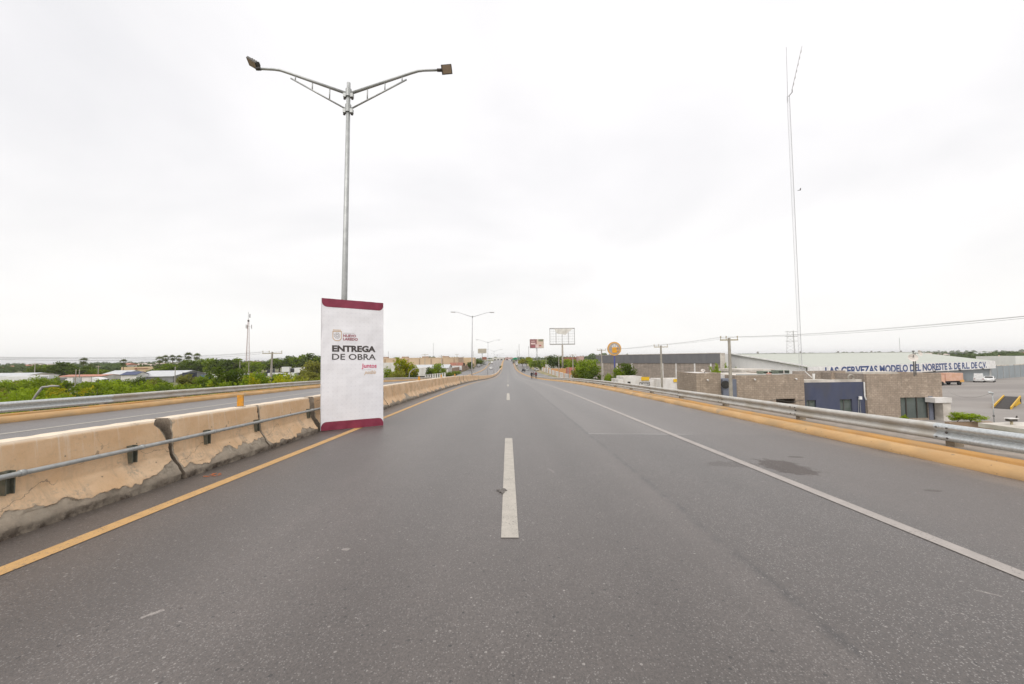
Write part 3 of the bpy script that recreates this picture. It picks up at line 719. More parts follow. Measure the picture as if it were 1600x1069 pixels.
# ------------------------------------------------------------------ concrete median barrier
BH = 0.80
BPROF = [(0.0, 0.0), (0.0, 0.075), (0.175, 0.33), (0.225, 0.77), (0.245, 0.80), (0.455, 0.80), (0.475, 0.77), (0.525, 0.33), (0.70, 0.075), (0.70, 0.0)]
def toe_x(y): return -4.28 - 0.12*sstep(4, 16, y)
def barrier(y0, y1, label, res, chip_s=None, chip_e=None, seed=0.0):
    # resample the profile: dense on the face that looks at the road
    pr = []
    for k in range(len(BPROF)-1):
        (a, b_), (c, d) = BPROF[k], BPROF[k+1]
        ln = math.hypot(c-a, d-b_); n = max(1, int(ln/(res if k < 4 else res*4)))
        for j in range(n): pr.append((a+(c-a)*j/n, b_+(d-b_)*j/n))
    pr.append(BPROF[-1])
    n = len(pr); ny = max(2, int((y1-y0)/res))
    V, C_ = [], []
    for i in range(ny+1):
        u = i/ny
        for (dx, h) in pr:
            e0 = chip_s(h, dx) if chip_s else 0.0; e1 = chip_e(h, dx) if chip_e else 0.0
            ya, yb = y0+e0, y1-e1
            y = ya + (yb-ya)*u
            q = Vector((y*1.0+seed, 3.1, 7.7))
            hb = 0.115 + 0.34*max(0.0, noise.noise(q*1.1)) + 0.10*noise.noise(q*3.7) + 0.05*noise.noise(q*11)
            hb = min(hb, 0.34)
            raw = clamp(0.5 + (hb-h)/0.09, 0, 1) if dx < 0.35 else 0.3
            de = min((y-ya), (yb-y)); raw = max(raw, clamp(0.75 - de/0.05 + 0.5*noise.noise(Vector((y*9, h*9, 2))), 0, 1)) if de < 0.10 else raw
            chipped = (e1 > 0.012 and u > 0.985) or (e0 > 0.012 and u < 0.015)
            if chipped: raw = 1.0
            push = 0.016*sstep(0.45, 0.6, raw) + (0.014*noise.noise(Vector((y*7, h*11, seed))) + 0.010*noise.noise(Vector((y*22, h*24, seed))))*sstep(0.4, 0.7, raw)
            if h < 0.16 and dx < 0.3: push += 0.028*max(0, noise.noise(Vector((y*3.1, h*6, 5+seed))))
            sg = 1 if dx <= 0.35 else -1
            X = toe_x(y) - dx - sg*max(push, -0.008)
            zt = h - (0.010*max(0, noise.noise(Vector((y*5, 0.3, seed)))) if h > 0.78 else 0)
            V.append((X, y, rz(-4.4, y) + zt - (0.04 if h == 0 else 0)))
            C_.append((raw, h/BH, 0.45 if chipped else 0.0, 1))
    F_ = []
    for i in range(ny):
        for k in range(n-1):
            a = i*n+k; F_.append((a, a+1, a+n+1, a+n))
    # end faces: raw concrete
    for i in (0, ny):
        s0 = len(V)
        for k in range(n): V.append(V[i*n+k]); C_.append((1.0, max(0.3, C_[i*n+k][1]), 1, 1))
        F_.append(tuple(range(s0, s0+n)) if i else tuple(range(s0+n-1, s0-1, -1)))
    by = (y0+y1)/2; base = (toe_x(by)-0.35, by, rz(-4.4, by))
    me = bpy.data.meshes.new('barrier_segment')
    me.from_pydata([(v[0]-base[0], v[1]-base[1], v[2]-base[2]) for v in V], [], F_)
    me.materials.append(M['barrier'])
    ca = me.color_attributes.new('raw', 'FLOAT_COLOR', 'POINT')
    ca.data.foreach_set('color', [c for q in C_ for c in q])
    me.polygons.foreach_set('use_smooth', [True]*(len(F_)-2) + [False]*2)
    try: me.set_sharp_from_angle(angle=R(38))
    except Exception: pass
    o = link('concrete_barrier', me, None, base)
    tag(o, label, 'barrier', 'concrete barrier segments along the median')
def chipA(h, dx):
    fr = 1.0 - 0.8*sstep(0.235, 0.30, dx)
    return max(0.0, (0.05*sstep(0.40, 0.60, h) + 0.12*sstep(0.58, 0.76, h))*fr + 0.035*noise.noise(Vector((h*14, dx*14, 1.0)))*sstep(0.35, 0.5, h)) + 0.006
def chipB(h, dx): return 0.004 + 0.010*max(0, noise.noise(Vector((h*9, dx*9, 4.0))))
def chipD(h, dx): return 0.004 + 0.26*sstep(0.70, 0.80, h)*(1.0 - 0.9*sstep(0.235, 0.30, dx)) + 0.02*max(0, noise.noise(Vector((h*22, dx*9, 4.0))))
def chipC(h, dx): return max(0.0, 0.12*sstep(0.66, 0.80, h) + 0.03*noise.noise(Vector((h*20, dx*9, 4.0)))) + 0.005
SEG = [(-9, 3.30, 'nearest concrete barrier segment, cut by the left edge of the picture', 0.06, None, chipC),
       (3.32, 5.36, 'peach concrete barrier segment with a broken top corner and spalled grey foot', 0.016, chipD, chipA),
       (5.40, 7.29, 'peach concrete barrier segment that carries the nearest orange marker', 0.016, chipB, chipB),
       (7.31, 9.22, 'peach concrete barrier segment just left of the white banner', 0.016, chipB, chipB),
       (9.42, 14.8, 'concrete barrier segment mostly hidden behind the white banner', 0.035, chipB, chipB),
       (14.84, 28.5, 'first concrete barrier segment to the right of the white banner', 0.05, chipB, chipB),
       (28.54, 38.0, 'concrete barrier segment below the third and fourth orange markers', 0.07, chipB, chipB),
       (38.2, 41.2, 'short concrete barrier segment between two dark joints before the second lamp', 0.08, chipB, chipB),
       (41.4, 62.0, 'concrete barrier segment under the second street lamp from the camera', 0.15, None, None),
       (62.04, 110.0, 'concrete barrier segment where the ramp starts to bend down', 0.3, None, None),
       (110.06, 250.0, 'farthest concrete barrier stretch running down towards the shrubs in the median', 0.6, None, None)]
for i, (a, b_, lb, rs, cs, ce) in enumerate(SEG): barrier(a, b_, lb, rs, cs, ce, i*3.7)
# low median kerb past the end of the barrier
mk_ = MB()
struct('median_kerb', sweep([(0.3, -0.1), (0.3, 0.16), (0.22, 0.2), (-0.9, 0.2), (-1.0, 0.16), (-1.0, -0.1)], lambda y: -4.3, lambda y: rz(-4.4, y), [250.2+5*i for i in range(60)], None), 'kerb_paint')

# pipe rail bolted to the barrier
def pipe_x(y): return toe_x(y) - 0.115
pr_ = thing('pipe_railing', 'grey steel pipe rail bolted along the near barrier face', 'railing', (pipe_x(6), 6, rz(-4.4, 6)))
ys = [-9+0.5*i for i in range(40)]
part('pipe', MB().tube([(pipe_x(y), y, rz(-4.4, y)+0.515) for y in ys], 0.0245, 10), 'galv_pipe', pr_, True, True)
for y in (0.1, 1.2, 2.4, 3.62, 4.80, 5.98, 7.16, 9.05, 10.2):
    z = rz(-4.4, y); x = pipe_x(y)
    b1 = MB()
    xi = toe_x(y) - 0.188
    b1.box(xi-0.03, xi+0.020, y-0.036, y+0.036, z+0.345, z+0.55)
    b1.box(xi+0.020, x-0.018, y-0.036, y-0.026, z+0.345, z+0.55)
    b1.box(xi+0.020, x-0.018, y+0.026, y+0.036, z+0.345, z+0.55)
    bk = part('bracket', b1, 'bracket', pr_, False, True)
    cl = MB().tube([(x, y+0.045, z+0.5155), (x, y+0.085, z+0.5145)], 0.031, 10)
    part('clamp', cl, 'galv_pipe', bk, True, True)

# orange delineators on top of the barrier
for y, lb in ((7.0, 'orange marker plate on the barrier left of the banner'), (13.7, 'orange marker plate behind the banner'),
              (21.4, 'orange marker plate, first one to the right of the banner'), (28.5, 'orange marker plate, second one to the right of the banner'),
              (35.8, 'orange marker plate, third one to the right of the banner')):
    if y == 13.7: continue
    x = toe_x(y)-0.35; z = rz(-4.4, y)+0.795
    d = thing('marker_post', lb, 'marker', (x, y, z), 'orange markers on the barrier')
    s_ = MB(); s_.box(-0.052, 0.052, -0.012, 0.012, 0.0, 0.205); part('plate', s_, 'marker', d)
    s_ = MB(); s_.box(-0.06, 0.06, -0.05, 0.05, -0.002, 0.014); part('foot', s_, 'verge', d)

# ------------------------------------------------------------------ guardrails
WP = [(0.0, 0.312), (-0.02, 0.309), (-0.062, 0.290), (-0.083, 0.268), (-0.083, 0.228), (-0.070, 0.212), (-0.022, 0.178), (-0.008, 0.156),
      (-0.022, 0.134), (-0.070, 0.100), (-0.083, 0.084), (-0.083, 0.044), (-0.062, 0.022), (-0.02, 0.003), (0.0, 0.0)]
WB = WP + [(p[0]+0.006, p[1]*0.985+0.002) for p in WP[::-1]]
def guardrail(label, xf, side, starts, new, zoff, bolts_upto, name='guardrail'):
    y_mid = 10.0
    g = thing(name, label, 'guardrail', (xf(y_mid), y_mid, rz(xf(y_mid), y_mid)))
    sg = side
    for i, y0 in enumerate(starts):
        y1 = y0+3.81+0.30
        n = 8
        ysg = [y0+(y1-y0)*k/n for k in range(n+1)]
        s_ = MB(); npf = len(WB)
        for k, y in enumerate(ysg):
            off = 0.008*k/n
            jit = 0.006*noise.noise(Vector((y*0.3, side, 0)))
            for dx, dz in WB: s_.v.append((xf(y)+sg*(dx-off), y, rz(xf(y), y)+zoff+dz+jit))
        for k in range(n):
            for j in range(npf):
                j2 = (j+1) % npf; a = k*npf
                s_.f.append((a+j, a+j2, a+npf+j2, a+npf+j)); s_.mi.append(0)
        s_.f.append(tuple(range(npf))); s_.mi.append(0); s_.f.append(tuple(range(n*npf, n*npf+npf))); s_.mi.append(0)
        pn = part('rail_panel', s_, 'galv_new' if i in new else 'galv_old', g, True, True)
        pn.data.set_sharp_from_angle(angle=R(50))
        if i in new: pn['label'] = 'newer, brighter galvanised rail panel'
        yp = y0+3.81+0.13
        xp = xf(yp); zp = rz(xp, yp)
        p_ = MB(); p_.box(min(sg*0.03, sg*0.20)+xp, max(sg*0.03, sg*0.20)+xp, yp-0.075, yp+0.075, zp-0.5, zp+zoff+0.27)
        part('post', p_, 'post_wood', g, False, True)
        if y0+3.81 < bolts_upto:
            for yy in (0.06, 0.24):
                for hh, dd in ((0.245, 0.091), (0.066, 0.091)):
                    b1 = MB(); x = xf(y0+3.81+yy)-sg*(dd+0.006)
                    b1.disc((x, y0+3.81+yy, rz(x, y0+3.81+yy)+zoff+hh), 0.015, (1, 0, 0), 0.022, 8)
                    part('bolt', b1, 'bolt', pn, False, True)
            b1 = MB(); x = xf(yp)-sg*0.022
            b1.disc((x, yp, rz(x, yp)+zoff+0.156), 0.020, (1, 0, 0), 0.03, 8); part('bolt', b1, 'bolt', pn, False, True)
            x = xf(yp)
    return g
grx = lambda y: kerb_x(y)+0.95
glx = lambda y: lkerb_x(y)-1.0
guardrail('long steel guardrail along the right kerb with one brighter new panel', grx, 1, [-4.33+3.81*k for k in range(31)], {0, 1, 2}, 0.225, 24)
guardrail('steel guardrail on the far left side of the opposite carriageway', glx, -1, [-8.0+3.81*k for k in range(24)], {0, 1, 2, 3, 4, 5}, 0.205, 0)

# ------------------------------------------------------------------ street lamps
def lamp_mesh():
    L = {}
    L['base_plate'] = (MB().box(-0.16, 0.16, -0.16, 0.16, 0, 0.03), 'lamp_steel')
    L['pole'] = (MB().tube([(0, 0, 0.03), (0, 0, 3), (0, 0, 8.68)], [0.085, 0.075, 0.052], 12), 'lamp_steel')
    for nm, z in (('collar', 8.38), ('collar', 7.93)):
        pass
    return L
def make_lamp(label, loc, tilt):
    t = thing('street_lamp', label, 'street lamp', loc, 'double-armed street lamps on the median')
    t.rotation_euler = (0, tilt, 0)
    part('base_plate', MB().box(-0.15, 0.15, -0.15, 0.15, 0, 0.03), 'lamp_steel', t)
    part('pole', MB().tube([(0, 0, 0.03), (0, 0, 3), (0, 0, 8.86)], [0.088, 0.078, 0.052], 12), 'lamp_steel', t, True)
    for z in (8.56, 8.10):
        c = MB().tube([(0, 0, z-0.11), (0, 0, z+0.11)], 0.085, 12)
        for sx in (-1, 1):
            c.box(min(sx*0.06, sx*0.14), max(sx*0.06, sx*0.14), -0.05, 0.05, z-0.13, z-0.02)
        cp = part('collar', c, 'lamp_steel', t)
        for sx in (-1, 1):
            part('bolt', MB().disc((sx*0.11, 0, z-0.155), 0.035, (0, 0, 1), 0.05, 8), 'lamp_dark', cp)
    for sx, zt, ext in ((-1, 9.25, 2.05), (1, 9.27, 2.06)):
        a = MB().tube([(sx*0.08, 0, 8.56), (sx*(ext-0.3), 0, zt-0.105), (sx*(ext-0.08), 0, zt-0.035), (sx*(ext+0.1), 0, zt-0.012), (sx*(ext+0.5), 0, zt)], [0.042, 0.038, 0.036, 0.034, 0.032], 10)
        ar = part('arm', a, 'lamp_steel', t, True)
        z0, z1, xe = 8.10, 8.98, 1.66
        part('brace', MB().tube([(sx*0.08, 0, z0), (sx*xe, 0, z1)], 0.024, 8), 'lamp_steel', t, True)
        for xr_ in (0.54, 1.04, 1.53):
            zb = z0 + (z1-z0)*(xr_-0.08)/(xe-0.08); ztp = 8.56 + (zt-0.105-8.56)*(xr_-0.08)/(ext-0.3-0.08)
            part('strut', MB().tube([(sx*xr_, 0, zb), (sx*xr_, 0, ztp)], 0.018, 8), 'lamp_steel', t, True)
        # lamp head: knuckle, finned housing, lens, turned towards the camera side
        x0 = sx*(ext+0.48)
        hd = link('lamp_head', MB().tube([(0, 0, 0), (sx*0.13, 0, 0)], 0.045, 10).mesh('lamp_head', 'lamp_dark', True), t, (x0, 0, zt))
        hs = MB()
        hw = 0.12
        pf = [(-hw, 0.0), (hw, 0.0), (hw, 0.07), (hw*0.5, 0.11), (-hw*0.5, 0.11), (-hw, 0.07)]
        hs.extr(pf, 0, 0.12 if sx > 0 else -0.44, 0.42 if sx > 0 else -0.12)
        for k in range(4):
            xk = sx*(0.16+0.07*k); hs.box(xk-0.012, xk+0.012, -hw*0.45, hw*0.45, 0.112, 0.145)
        ho = part('housing', hs, 'lamp_dark', hd)
        ang = R(-60) if sx > 0 else R(-22)
        ho.rotation_euler = (ang, R(-6) if sx > 0 else R(30), 0)
        ln = MB(); xa, xb = sorted((sx*0.15, sx*0.40)); ln.box(xa, xb, -hw*0.86, hw*0.86, -0.012, -0.001)
        lo = part('lens', ln, 'lamp_lens', hd); lo.rotation_euler = ho.rotation_euler
    return t
lamp_labels = ['nearest double-armed street lamp rising behind the white banner', 'second nearest double-armed street lamp on the median', 'third nearest double-armed street lamp, left of the far beige billboard post',
               'fourth nearest double-armed street lamp, small and pale', 'fifth nearest double-armed street lamp, tiny in the distance', 'sixth nearest double-armed street lamp, hardly visible in the distance']
l0 = make_lamp(lamp_labels[0], (-4.62, 11.2, rz(-4.4, 11.2)+0.80), R(0.9))
def slim_lamp(label, loc):
    t = thing('street_lamp', label, 'street lamp', loc, 'double-armed street lamps on the median'); t.rotation_euler = (0, R(1.2), 0)
    part('base_plate', MB().box(-0.15, 0.15, -0.15, 0.15, 0, 0.03), 'lamp_steel', t)
    part('pole', MB().tube([(0, 0, 0.03), (0, 0, 3), (0, 0, 7.75)], [0.085, 0.075, 0.05], 12), 'mast_pale', t, True)
    part('collar', MB().tube([(0, 0, 7.55), (0, 0, 7.72)], 0.085, 12), 'lamp_steel', t)
    for sx in (-1, 1):
        part('arm', MB().tube([(sx*0.05, 0, 7.62), (sx*1.2, 0, 7.98), (sx*1.9, 0, 8.2), (sx*2.25, 0, 8.24)], [0.035, 0.03, 0.027, 0.025], 8), 'mast_pale', t, True)
        h_ = part('lamp_head', MB().box(min(sx*2.2, sx*2.85), max(sx*2.2, sx*2.85), -0.12, 0.12, 8.21, 8.27), 'mast_pale', t)
        part('lens', MB().box(min(sx*2.3, sx*2.8), max(sx*2.3, sx*2.8), -0.11, 0.11, 8.185, 8.199), 'lamp_lens', h_)
    return t
s0 = None
for k in range(1, 6):
    y = 11.2+40.8*k; lc = (toe_x(y)-0.31, y, rz(-4.4, y)+0.80)
    if s0 is None: s0 = slim_lamp(lamp_labels[k], lc)
    else: dup(s0, lc, 0, None, lamp_labels[k]).rotation_euler = (0, R(1.2), 0)

# ------------------------------------------------------------------ text helper
def text_mb(body, x0, x1, z0, z1, bold=0.0, shear=0.0, y=0.0, depth=0.0):
    """flat lettering fitted into a rectangle of the XZ plane, facing -Y"""
    cu = bpy.data.curves.new('t', 'FONT'); cu.body = body; cu.offset = bold; cu.shear = shear; cu.resolution_u = 3
    ob = bpy.data.objects.new('t', cu); col.objects.link(ob)
    dg = bpy.context.evaluated_depsgraph_get()
    me = bpy.data.meshes.new_from_object(ob.evaluated_get(dg))
    v = [tuple(p.co) for p in me.vertices]; f = [tuple(p.vertices) for p in me.polygons]
    bpy.data.objects.remove(ob); bpy.data.curves.remove(cu); bpy.data.meshes.remove(me)
    ax, bx_ = min(p[0] for p in v), max(p[0] for p in v); ay, by_ = min(p[1] for p in v), max(p[1] for p in v)
    s_ = MB()
    s_.v = [(x0+(p[0]-ax)/(bx_-ax)*(x1-x0), y, z0+(p[1]-ay)/(by_-ay)*(z1-z0)) for p in v]
    s_.f = f; s_.mi = [0]*len(f)
    return s_

def islands(mb):
    """split a mesh builder into its connected pieces"""
    par = list(range(len(mb.v)))
    def find(a):
        while par[a] != a: par[a] = par[par[a]]; a = par[a]
        return a
    for f in mb.f:
        for q in f[1:]: par[find(q)] = find(f[0])
    grp = {}
    for f in mb.f: grp.setdefault(find(f[0]), []).append(f)
    out = []
    for fs in grp.values():
        idx = sorted({q for f in fs for q in f}); mp = {q: i for i, q in enumerate(idx)}
        o = MB(); o.v = [mb.v[q] for q in idx]; o.f = [tuple(mp[q] for q in f) for f in fs]; o.mi = [0]*len(fs); out.append(o)
    return out

# ------------------------------------------------------------------ banner
BW, BHT = 1.50, 3.10
bn = thing('banner', 'tall white standing banner with maroon bands beside the barrier', 'banner', (-4.345, 9.33, rz(-4.3, 9.33)+0.01), None, R(40.5))
def cloth(x, z):
    u, v = x/BW, z/BHT
    d = 0.018*math.sin(math.pi*u)*math.sin(math.pi*v)
    d += 0.016*noise.noise(Vector((u*2.2, v*4.5, 1.0))) + 0.011*noise.noise(Vector((u*5+v*6, v*5-u*4, 3.0))) + 0.005*noise.noise(Vector((u*9-v*7, v*16+u*5, 8.0)))
    d += 0.008*math.exp(-((u*1.2+(v-0.36)*1.6)/0.05)**2)*(1-u)*0.6
    d += 0.004*math.exp(-((v-0.505)/0.006)**2)         # fold crease across the middle
    d += 0.007*math.sin(u*38+v*9)*math.exp(-(1-v)/0.03) + 0.007*math.sin(u*26-v*20)*math.exp(-v/0.05)
    return -d
def sheet(x0, x1, z0, z1, nx_, nz_, off, inside=None):
    s_ = MB()
    for j in range(nz_+1):
        for i in range(nx_+1):
            x = x0+(x1-x0)*i/nx_; z = z0+(z1-z0)*j/nz_; s_.v.append((x, cloth(x, z)-off, z))
    for j in range(nz_):
        for i in range(nx_):
            a = j*(nx_+1)+i
            if inside is None or inside(x0+(x1-x0)*(i+0.5)/nx_, z0+(z1-z0)*(j+0.5)/nz_): s_.f.append((a, a+1, a+nx_+2, a+nx_+1)); s_.mi.append(0)
    return s_
part('cloth', sheet(0, BW, 0, BHT, 40, 90, 0.0), 'banner_cloth', bn, True)
bb = MB()
bb.box(0, BW, 0.028, 0.036, 0, BHT); bb.box(0, 0.005, -0.004, 0.028, 0, BHT); bb.box(BW-0.005, BW, -0.004, 0.028, 0, BHT)
part('backing', bb, 'banner_back', bn)
fr = MB()
for x in (0.03, BW-0.03): fr.tube([(x, 0.055, 0), (x, 0.055, BHT)], 0.016, 8)
for z in (0.03, BHT/2, BHT-0.03): fr.tube([(0.03, 0.055, z), (BW-0.03, 0.055, z)], 0.015, 8)
part('frame', fr, 'galv_pipe', bn)
def band(top):
    # maroon band whose inner corners are rounded
    r, h = 0.13, 0.20
    s_ = MB(); nx_ = 60
    pts_o, pts_i = [], []
    for i in range(nx_+1):
        x = 0.002+(BW-0.004)*i/nx_
        e = min(x, BW-x); dip = r - math.sqrt(max(0, r*r-(r-e)**2)) if e < r else 0
        zi = h - dip
        for j in range(7):
            z = zi*j/6; zz_ = BHT-z if top else z; s_.v.append((x, cloth(x, zz_)-0.003, zz_))
    for i in range(nx_):
        for j in range(6):
            a = i*7+j; s_.f.append((a, a+7, a+8, a+1) if not top else (a, a+1, a+8, a+7)); s_.mi.append(0)
    return s_
part('top_band', band(True), 'maroon', bn, True)
part('bottom_band', band(False), 'maroon', bn, True)
def lettering(name, body, u0, u1, v0, v1, mt, bold=0.0, shear=0.0):
    s_ = text_mb(body, u0*BW, u1*BW, (1-v1)*BHT, (1-v0)*BHT, bold, shear)
    s_.v = [(p[0], cloth(p[0], p[2])-0.0035, p[2]) for p in s_.v]
    part(name, s_, mt, bn)
lettering('heading_text', 'ENTREGA', 0.158, 0.862, 0.356, 0.406, 'ink_dark', 0.045)
lettering('heading_text', 'DE OBRA', 0.158, 0.865, 0.421, 0.468, 'ink_dark', 0.012)
lettering('city_text', 'NUEVO', 0.325, 0.530, 0.270, 0.291, 'ink_maroon', 0.03)
lettering('city_text', 'LAREDO', 0.325, 0.560, 0.296, 0.317, 'ink_maroon', 0.03)
lettering('small_text', 'GOBIERNO DE', 0.325, 0.500, 0.258, 0.265, 'ink_grey')
lettering('slogan_text', 'Juntos', 0.625, 0.880, 0.498, 0.541, 'ink_pink', 0.02)
lettering('small_text', 'LO HACEMOS', 0.630, 0.780, 0.5435, 0.549, 'ink_grey')
lettering('script_text', 'posible', 0.665, 0.868, 0.551, 0.590, 'ink_tan', 0.008, 0.45)
def emblem():
    s_ = MB()
    def outline(k): 
        pts = [(-0.5, 0.55), (0.5, 0.55), (0.5, -0.15)]
        for i in range(1, 8):
            a = -i*math.pi/8; pts.append((0.5*math.cos(a), -0.15+0.42*math.sin(a)))
        pts.append((-0.5, -0.15))
        return [(p[0]*k, p[1]*k) for p in pts]
    cx_, cz_, w_, h_ = 0.235*BW, (1-0.285)*BHT, 0.21, 0.215
    A, B_ = outline(1.0), outline(0.86)
    q = lambda p: (cx_+p[0]*w_, cloth(cx_+p[0]*w_, cz_+p[1]*h_)-0.0035, cz_+p[1]*h_)
    n = len(A)
    for i in range(n): s_.quad(q(A[i]), q(A[(i+1) % n]), q(B_[(i+1) % n]), q(B_[i]))
    t_ = MB()
    for i in range(24):
        a, b_ = 2*math.pi*i/24, 2*math.pi*(i+1)/24
        f_ = lambda ang, r: q((r*math.cos(ang), 0.05+r*math.sin(ang)))
        if i % 3 != 2: t_.quad(f_(a, 0.33), f_(b_, 0.33), f_(b_, 0.25), f_(a, 0.25))
        t_.quad(f_(a, 0.17), f_(b_, 0.17), f_(b_, 0.11), f_(a, 0.11))
    c_ = MB()
    for k in range(7):
        x = -0.44+0.125*k; c_.quad(q((x, 0.60)), q((x+0.08, 0.60)), q((x+0.07, 0.72)), q((x+0.01, 0.72)))
    e = part('emblem', s_, 'ink_tan', bn); 
    link('emblem_ring', t_.mesh('emblem_ring', 'ink_grey'), e); link('emblem_crown', c_.mesh('emblem_crown', 'ink_tan'), e)
emblem()
# the foot of the banner follows the cross-fall of the road
drop = rz(-4.345, 9.33) - rz(-4.345+BW*math.cos(R(40.5)), 9.33+BW*math.sin(R(40.5)))
for ch in [c for c in bn.children] + [g for c in bn.children for g in c.children]:
    for v in ch.data.vertices: v.co.z -= drop*(v.co.x/BW)*max(0.0, 1-v.co.z/BHT)

# small things lying on the road
sc_ = MB()
for k in range(9):
    a = random.uniform(0, 6.28); x = -4.02+random.uniform(-0.08, 0.08); y = 5.55+random.uniform(-0.06, 0.10); l_ = random.uniform(0.03, 0.07)
    z = rz(x, y)+0.007
    sc_.prism([(x, y), (x+l_*math.cos(a), y+l_*math.sin(a)), (x+l_*math.cos(a+0.5), y+l_*math.sin(a+0.5))], z, z+0.004)
solo('plastic_scrap', sc_, 'orange_scrap', 'broken orange plastic scrap by the yellow line', 'litter', (-4.02, 5.55, rz(-4.0, 5.55)))
tp = MB()
pts = [(-0.088+(0.048+0.018*math.sin(3*a)+0.016*math.cos(7*a))*math.cos(a), 4.90+(0.085+0.03*math.cos(5*a)+0.02*math.sin(8*a))*math.sin(a)) for a in [2*math.pi*k/40 for k in range(40)]]
tp.poly([(p[0], p[1], rz(p[0], p[1])+0.009) for p in pts])
struct('tar_spot', tp, 'tar_patch')

# ================================================================== vegetation templates
rng = np.random.default_rng(11)
def crown_mesh(name, seed, n_cl, n_leaf, leaf_s, zlo, shell=0.55, cl_r=(0.10, 0.20), droop=0.0, rad=0.42):
    """unit crown (radius about 0.5, top at 1): leaf-sized faces gathered in uneven clumps"""
    g = np.random.default_rng(seed)
    zc, hz_ = (zlo+1)/2, (1-zlo)/2
    V, F_ = [], []
    for c in range(n_cl):
        d = g.normal(size=3); d /= np.linalg.norm(d)
        r = g.uniform(shell, 1.0)
        if g.random() < 0.2: r = g.uniform(0.1, shell)
        cr = g.uniform(*cl_r)
        ctr = np.array([d[0]*r*rad, d[1]*r*rad, zc + d[2]*r*hz_*0.84])
        k = int(n_leaf*g.uniform(0.6, 1.4)*(cr/np.mean(cl_r))**2)
        p = g.normal(size=(k, 3)); p /= np.linalg.norm(p, axis=1)[:, None]
        p = ctr + p*(cr*g.random((k, 1))**0.45)*np.array([1, 1, 0.8])
        p[:, 2] -= droop*np.hypot(p[:, 0], p[:, 1])
        a = g.normal(size=(k, 3)); a /= np.linalg.norm(a, axis=1)[:, None]
        b = np.cross(a, g.normal(size=(k, 3))); b /= np.linalg.norm(b, axis=1)[:, None]
        s = leaf_s*g.uniform(0.6, 1.5, (k, 1))
        A, B = a*s, b*s*0.55
        i0 = len(V)
        q = np.stack([p-A, p-B*0.9, p+A, p+B*0.9], 1).reshape(-1, 3)
        V += q.tolist(); F_ += [(i0+4*i, i0+4*i+1, i0+4*i+2, i0+4*i+3) for i in range(k)]
    me = bpy.data.meshes.new(name); me.from_pydata(V, [], F_); me.materials.append(M['leaf_mid'])
    return me
def trunk_mesh(name, seed, zfork, n_limb, r0, reach=0.32, ztop=0.85):
    g = random.Random(seed); s_ = MB()
    s_.tube([(0, 0, -0.02), (0.01, 0, zfork*0.5), (0, 0.01, zfork)], [r0, r0*0.8, r0*0.72], 7)
    for k in range(n_limb):
        a = 2*math.pi*k/n_limb + g.uniform(-0.4, 0.4); rr = reach*g.uniform(0.6, 1.1); zt_ = ztop*g.uniform(0.75, 1.0)
        s_.tube([(0, 0, zfork*0.9), (rr*0.45*math.cos(a), rr*0.45*math.sin(a), zfork+(zt_-zfork)*0.5), (rr*math.cos(a+0.2), rr*math.sin(a+0.2), zt_)], [r0*0.6, r0*0.38, r0*0.12], 5)
    me = s_.mesh(name, 'trunk', True); return me
CR = {
 'bush': [crown_mesh('crown', 21+i, 34, 62, 0.036, 0.02, 0.5, (0.11, 0.21)) for i in range(3)],
 'airy': [crown_mesh('crown', 41+i, 30, 60, 0.034, 0.10, 0.5, (0.09, 0.19), 0.10) for i in range(3)],
 'tree': [crown_mesh('crown', 61+i, 38, 64, 0.034, 0.20, 0.5, (0.10, 0.19)) for i in range(3)],
 'far':  [crown_mesh('crown', 81+i, 26, 34, 0.050, 0.10, 0.5, (0.12, 0.22)) for i in range(3)],
}
TR = {'bush': trunk_mesh('trunk', 1, 0.10, 5, 0.022), 'airy': trunk_mesh('trunk', 2, 0.16, 5, 0.024), 'tree': trunk_mesh('trunk', 3, 0.26, 5, 0.028), 'far': trunk_mesh('trunk', 4, 0.2, 4, 0.03)}
def tree(kind, x, y, ztop, w, leafm, label, group=None, name=None, cat='tree', base=None):
    zb = terrain_z(x, y) if base is None else base
    h = max(0.6, ztop-zb)*1.07
    t = thing(name or 'tree', label, cat, (x, y, zb), group, random.uniform(0, 6.28))
    t.scale = (w, w, h)
    link('trunk', TR[kind], t)
    c = link('crown', random.choice(CR[kind]), t)
    c.material_slots[0].link = 'OBJECT'; c.material_slots[0].material = M[leafm]
    return t

def palm_mesh():
    s_ = MB(); g = random.Random(5)
    for k in range(64):
        a = g.uniform(0, 6.28); e = g.uniform(-1.25, 1.35); ln = g.uniform(0.7, 1.05)
        d = Vector((math.cos(a)*math.cos(e), math.sin(a)*math.cos(e), math.sin(e))); b_ = d*ln*0.75
        sd_ = d.cross(Vector((0, 0, 1))); sd_ = sd_.normalized() if sd_.length > 0.05 else Vector((1, 0, 0)); u_ = sd_.cross(d)
        s_.poly([b_*0.05, b_ + sd_*0.01, b_ - sd_*0.01])
        for j in range(9):
            f_ = (j-4)/4*1.25; dd = d*math.cos(f_) + sd_*math.sin(f_); tip = b_ + dd*0.85 - Vector((0, 0, 0.22*abs(f_)+0.1))
            n_ = dd.cross(u_)*0.055; s_.poly([b_ - n_, b_ + n_, tip])
    return s_
PALM_C = palm_mesh().mesh('crown', 'leaf_palm')
PALM_S = None
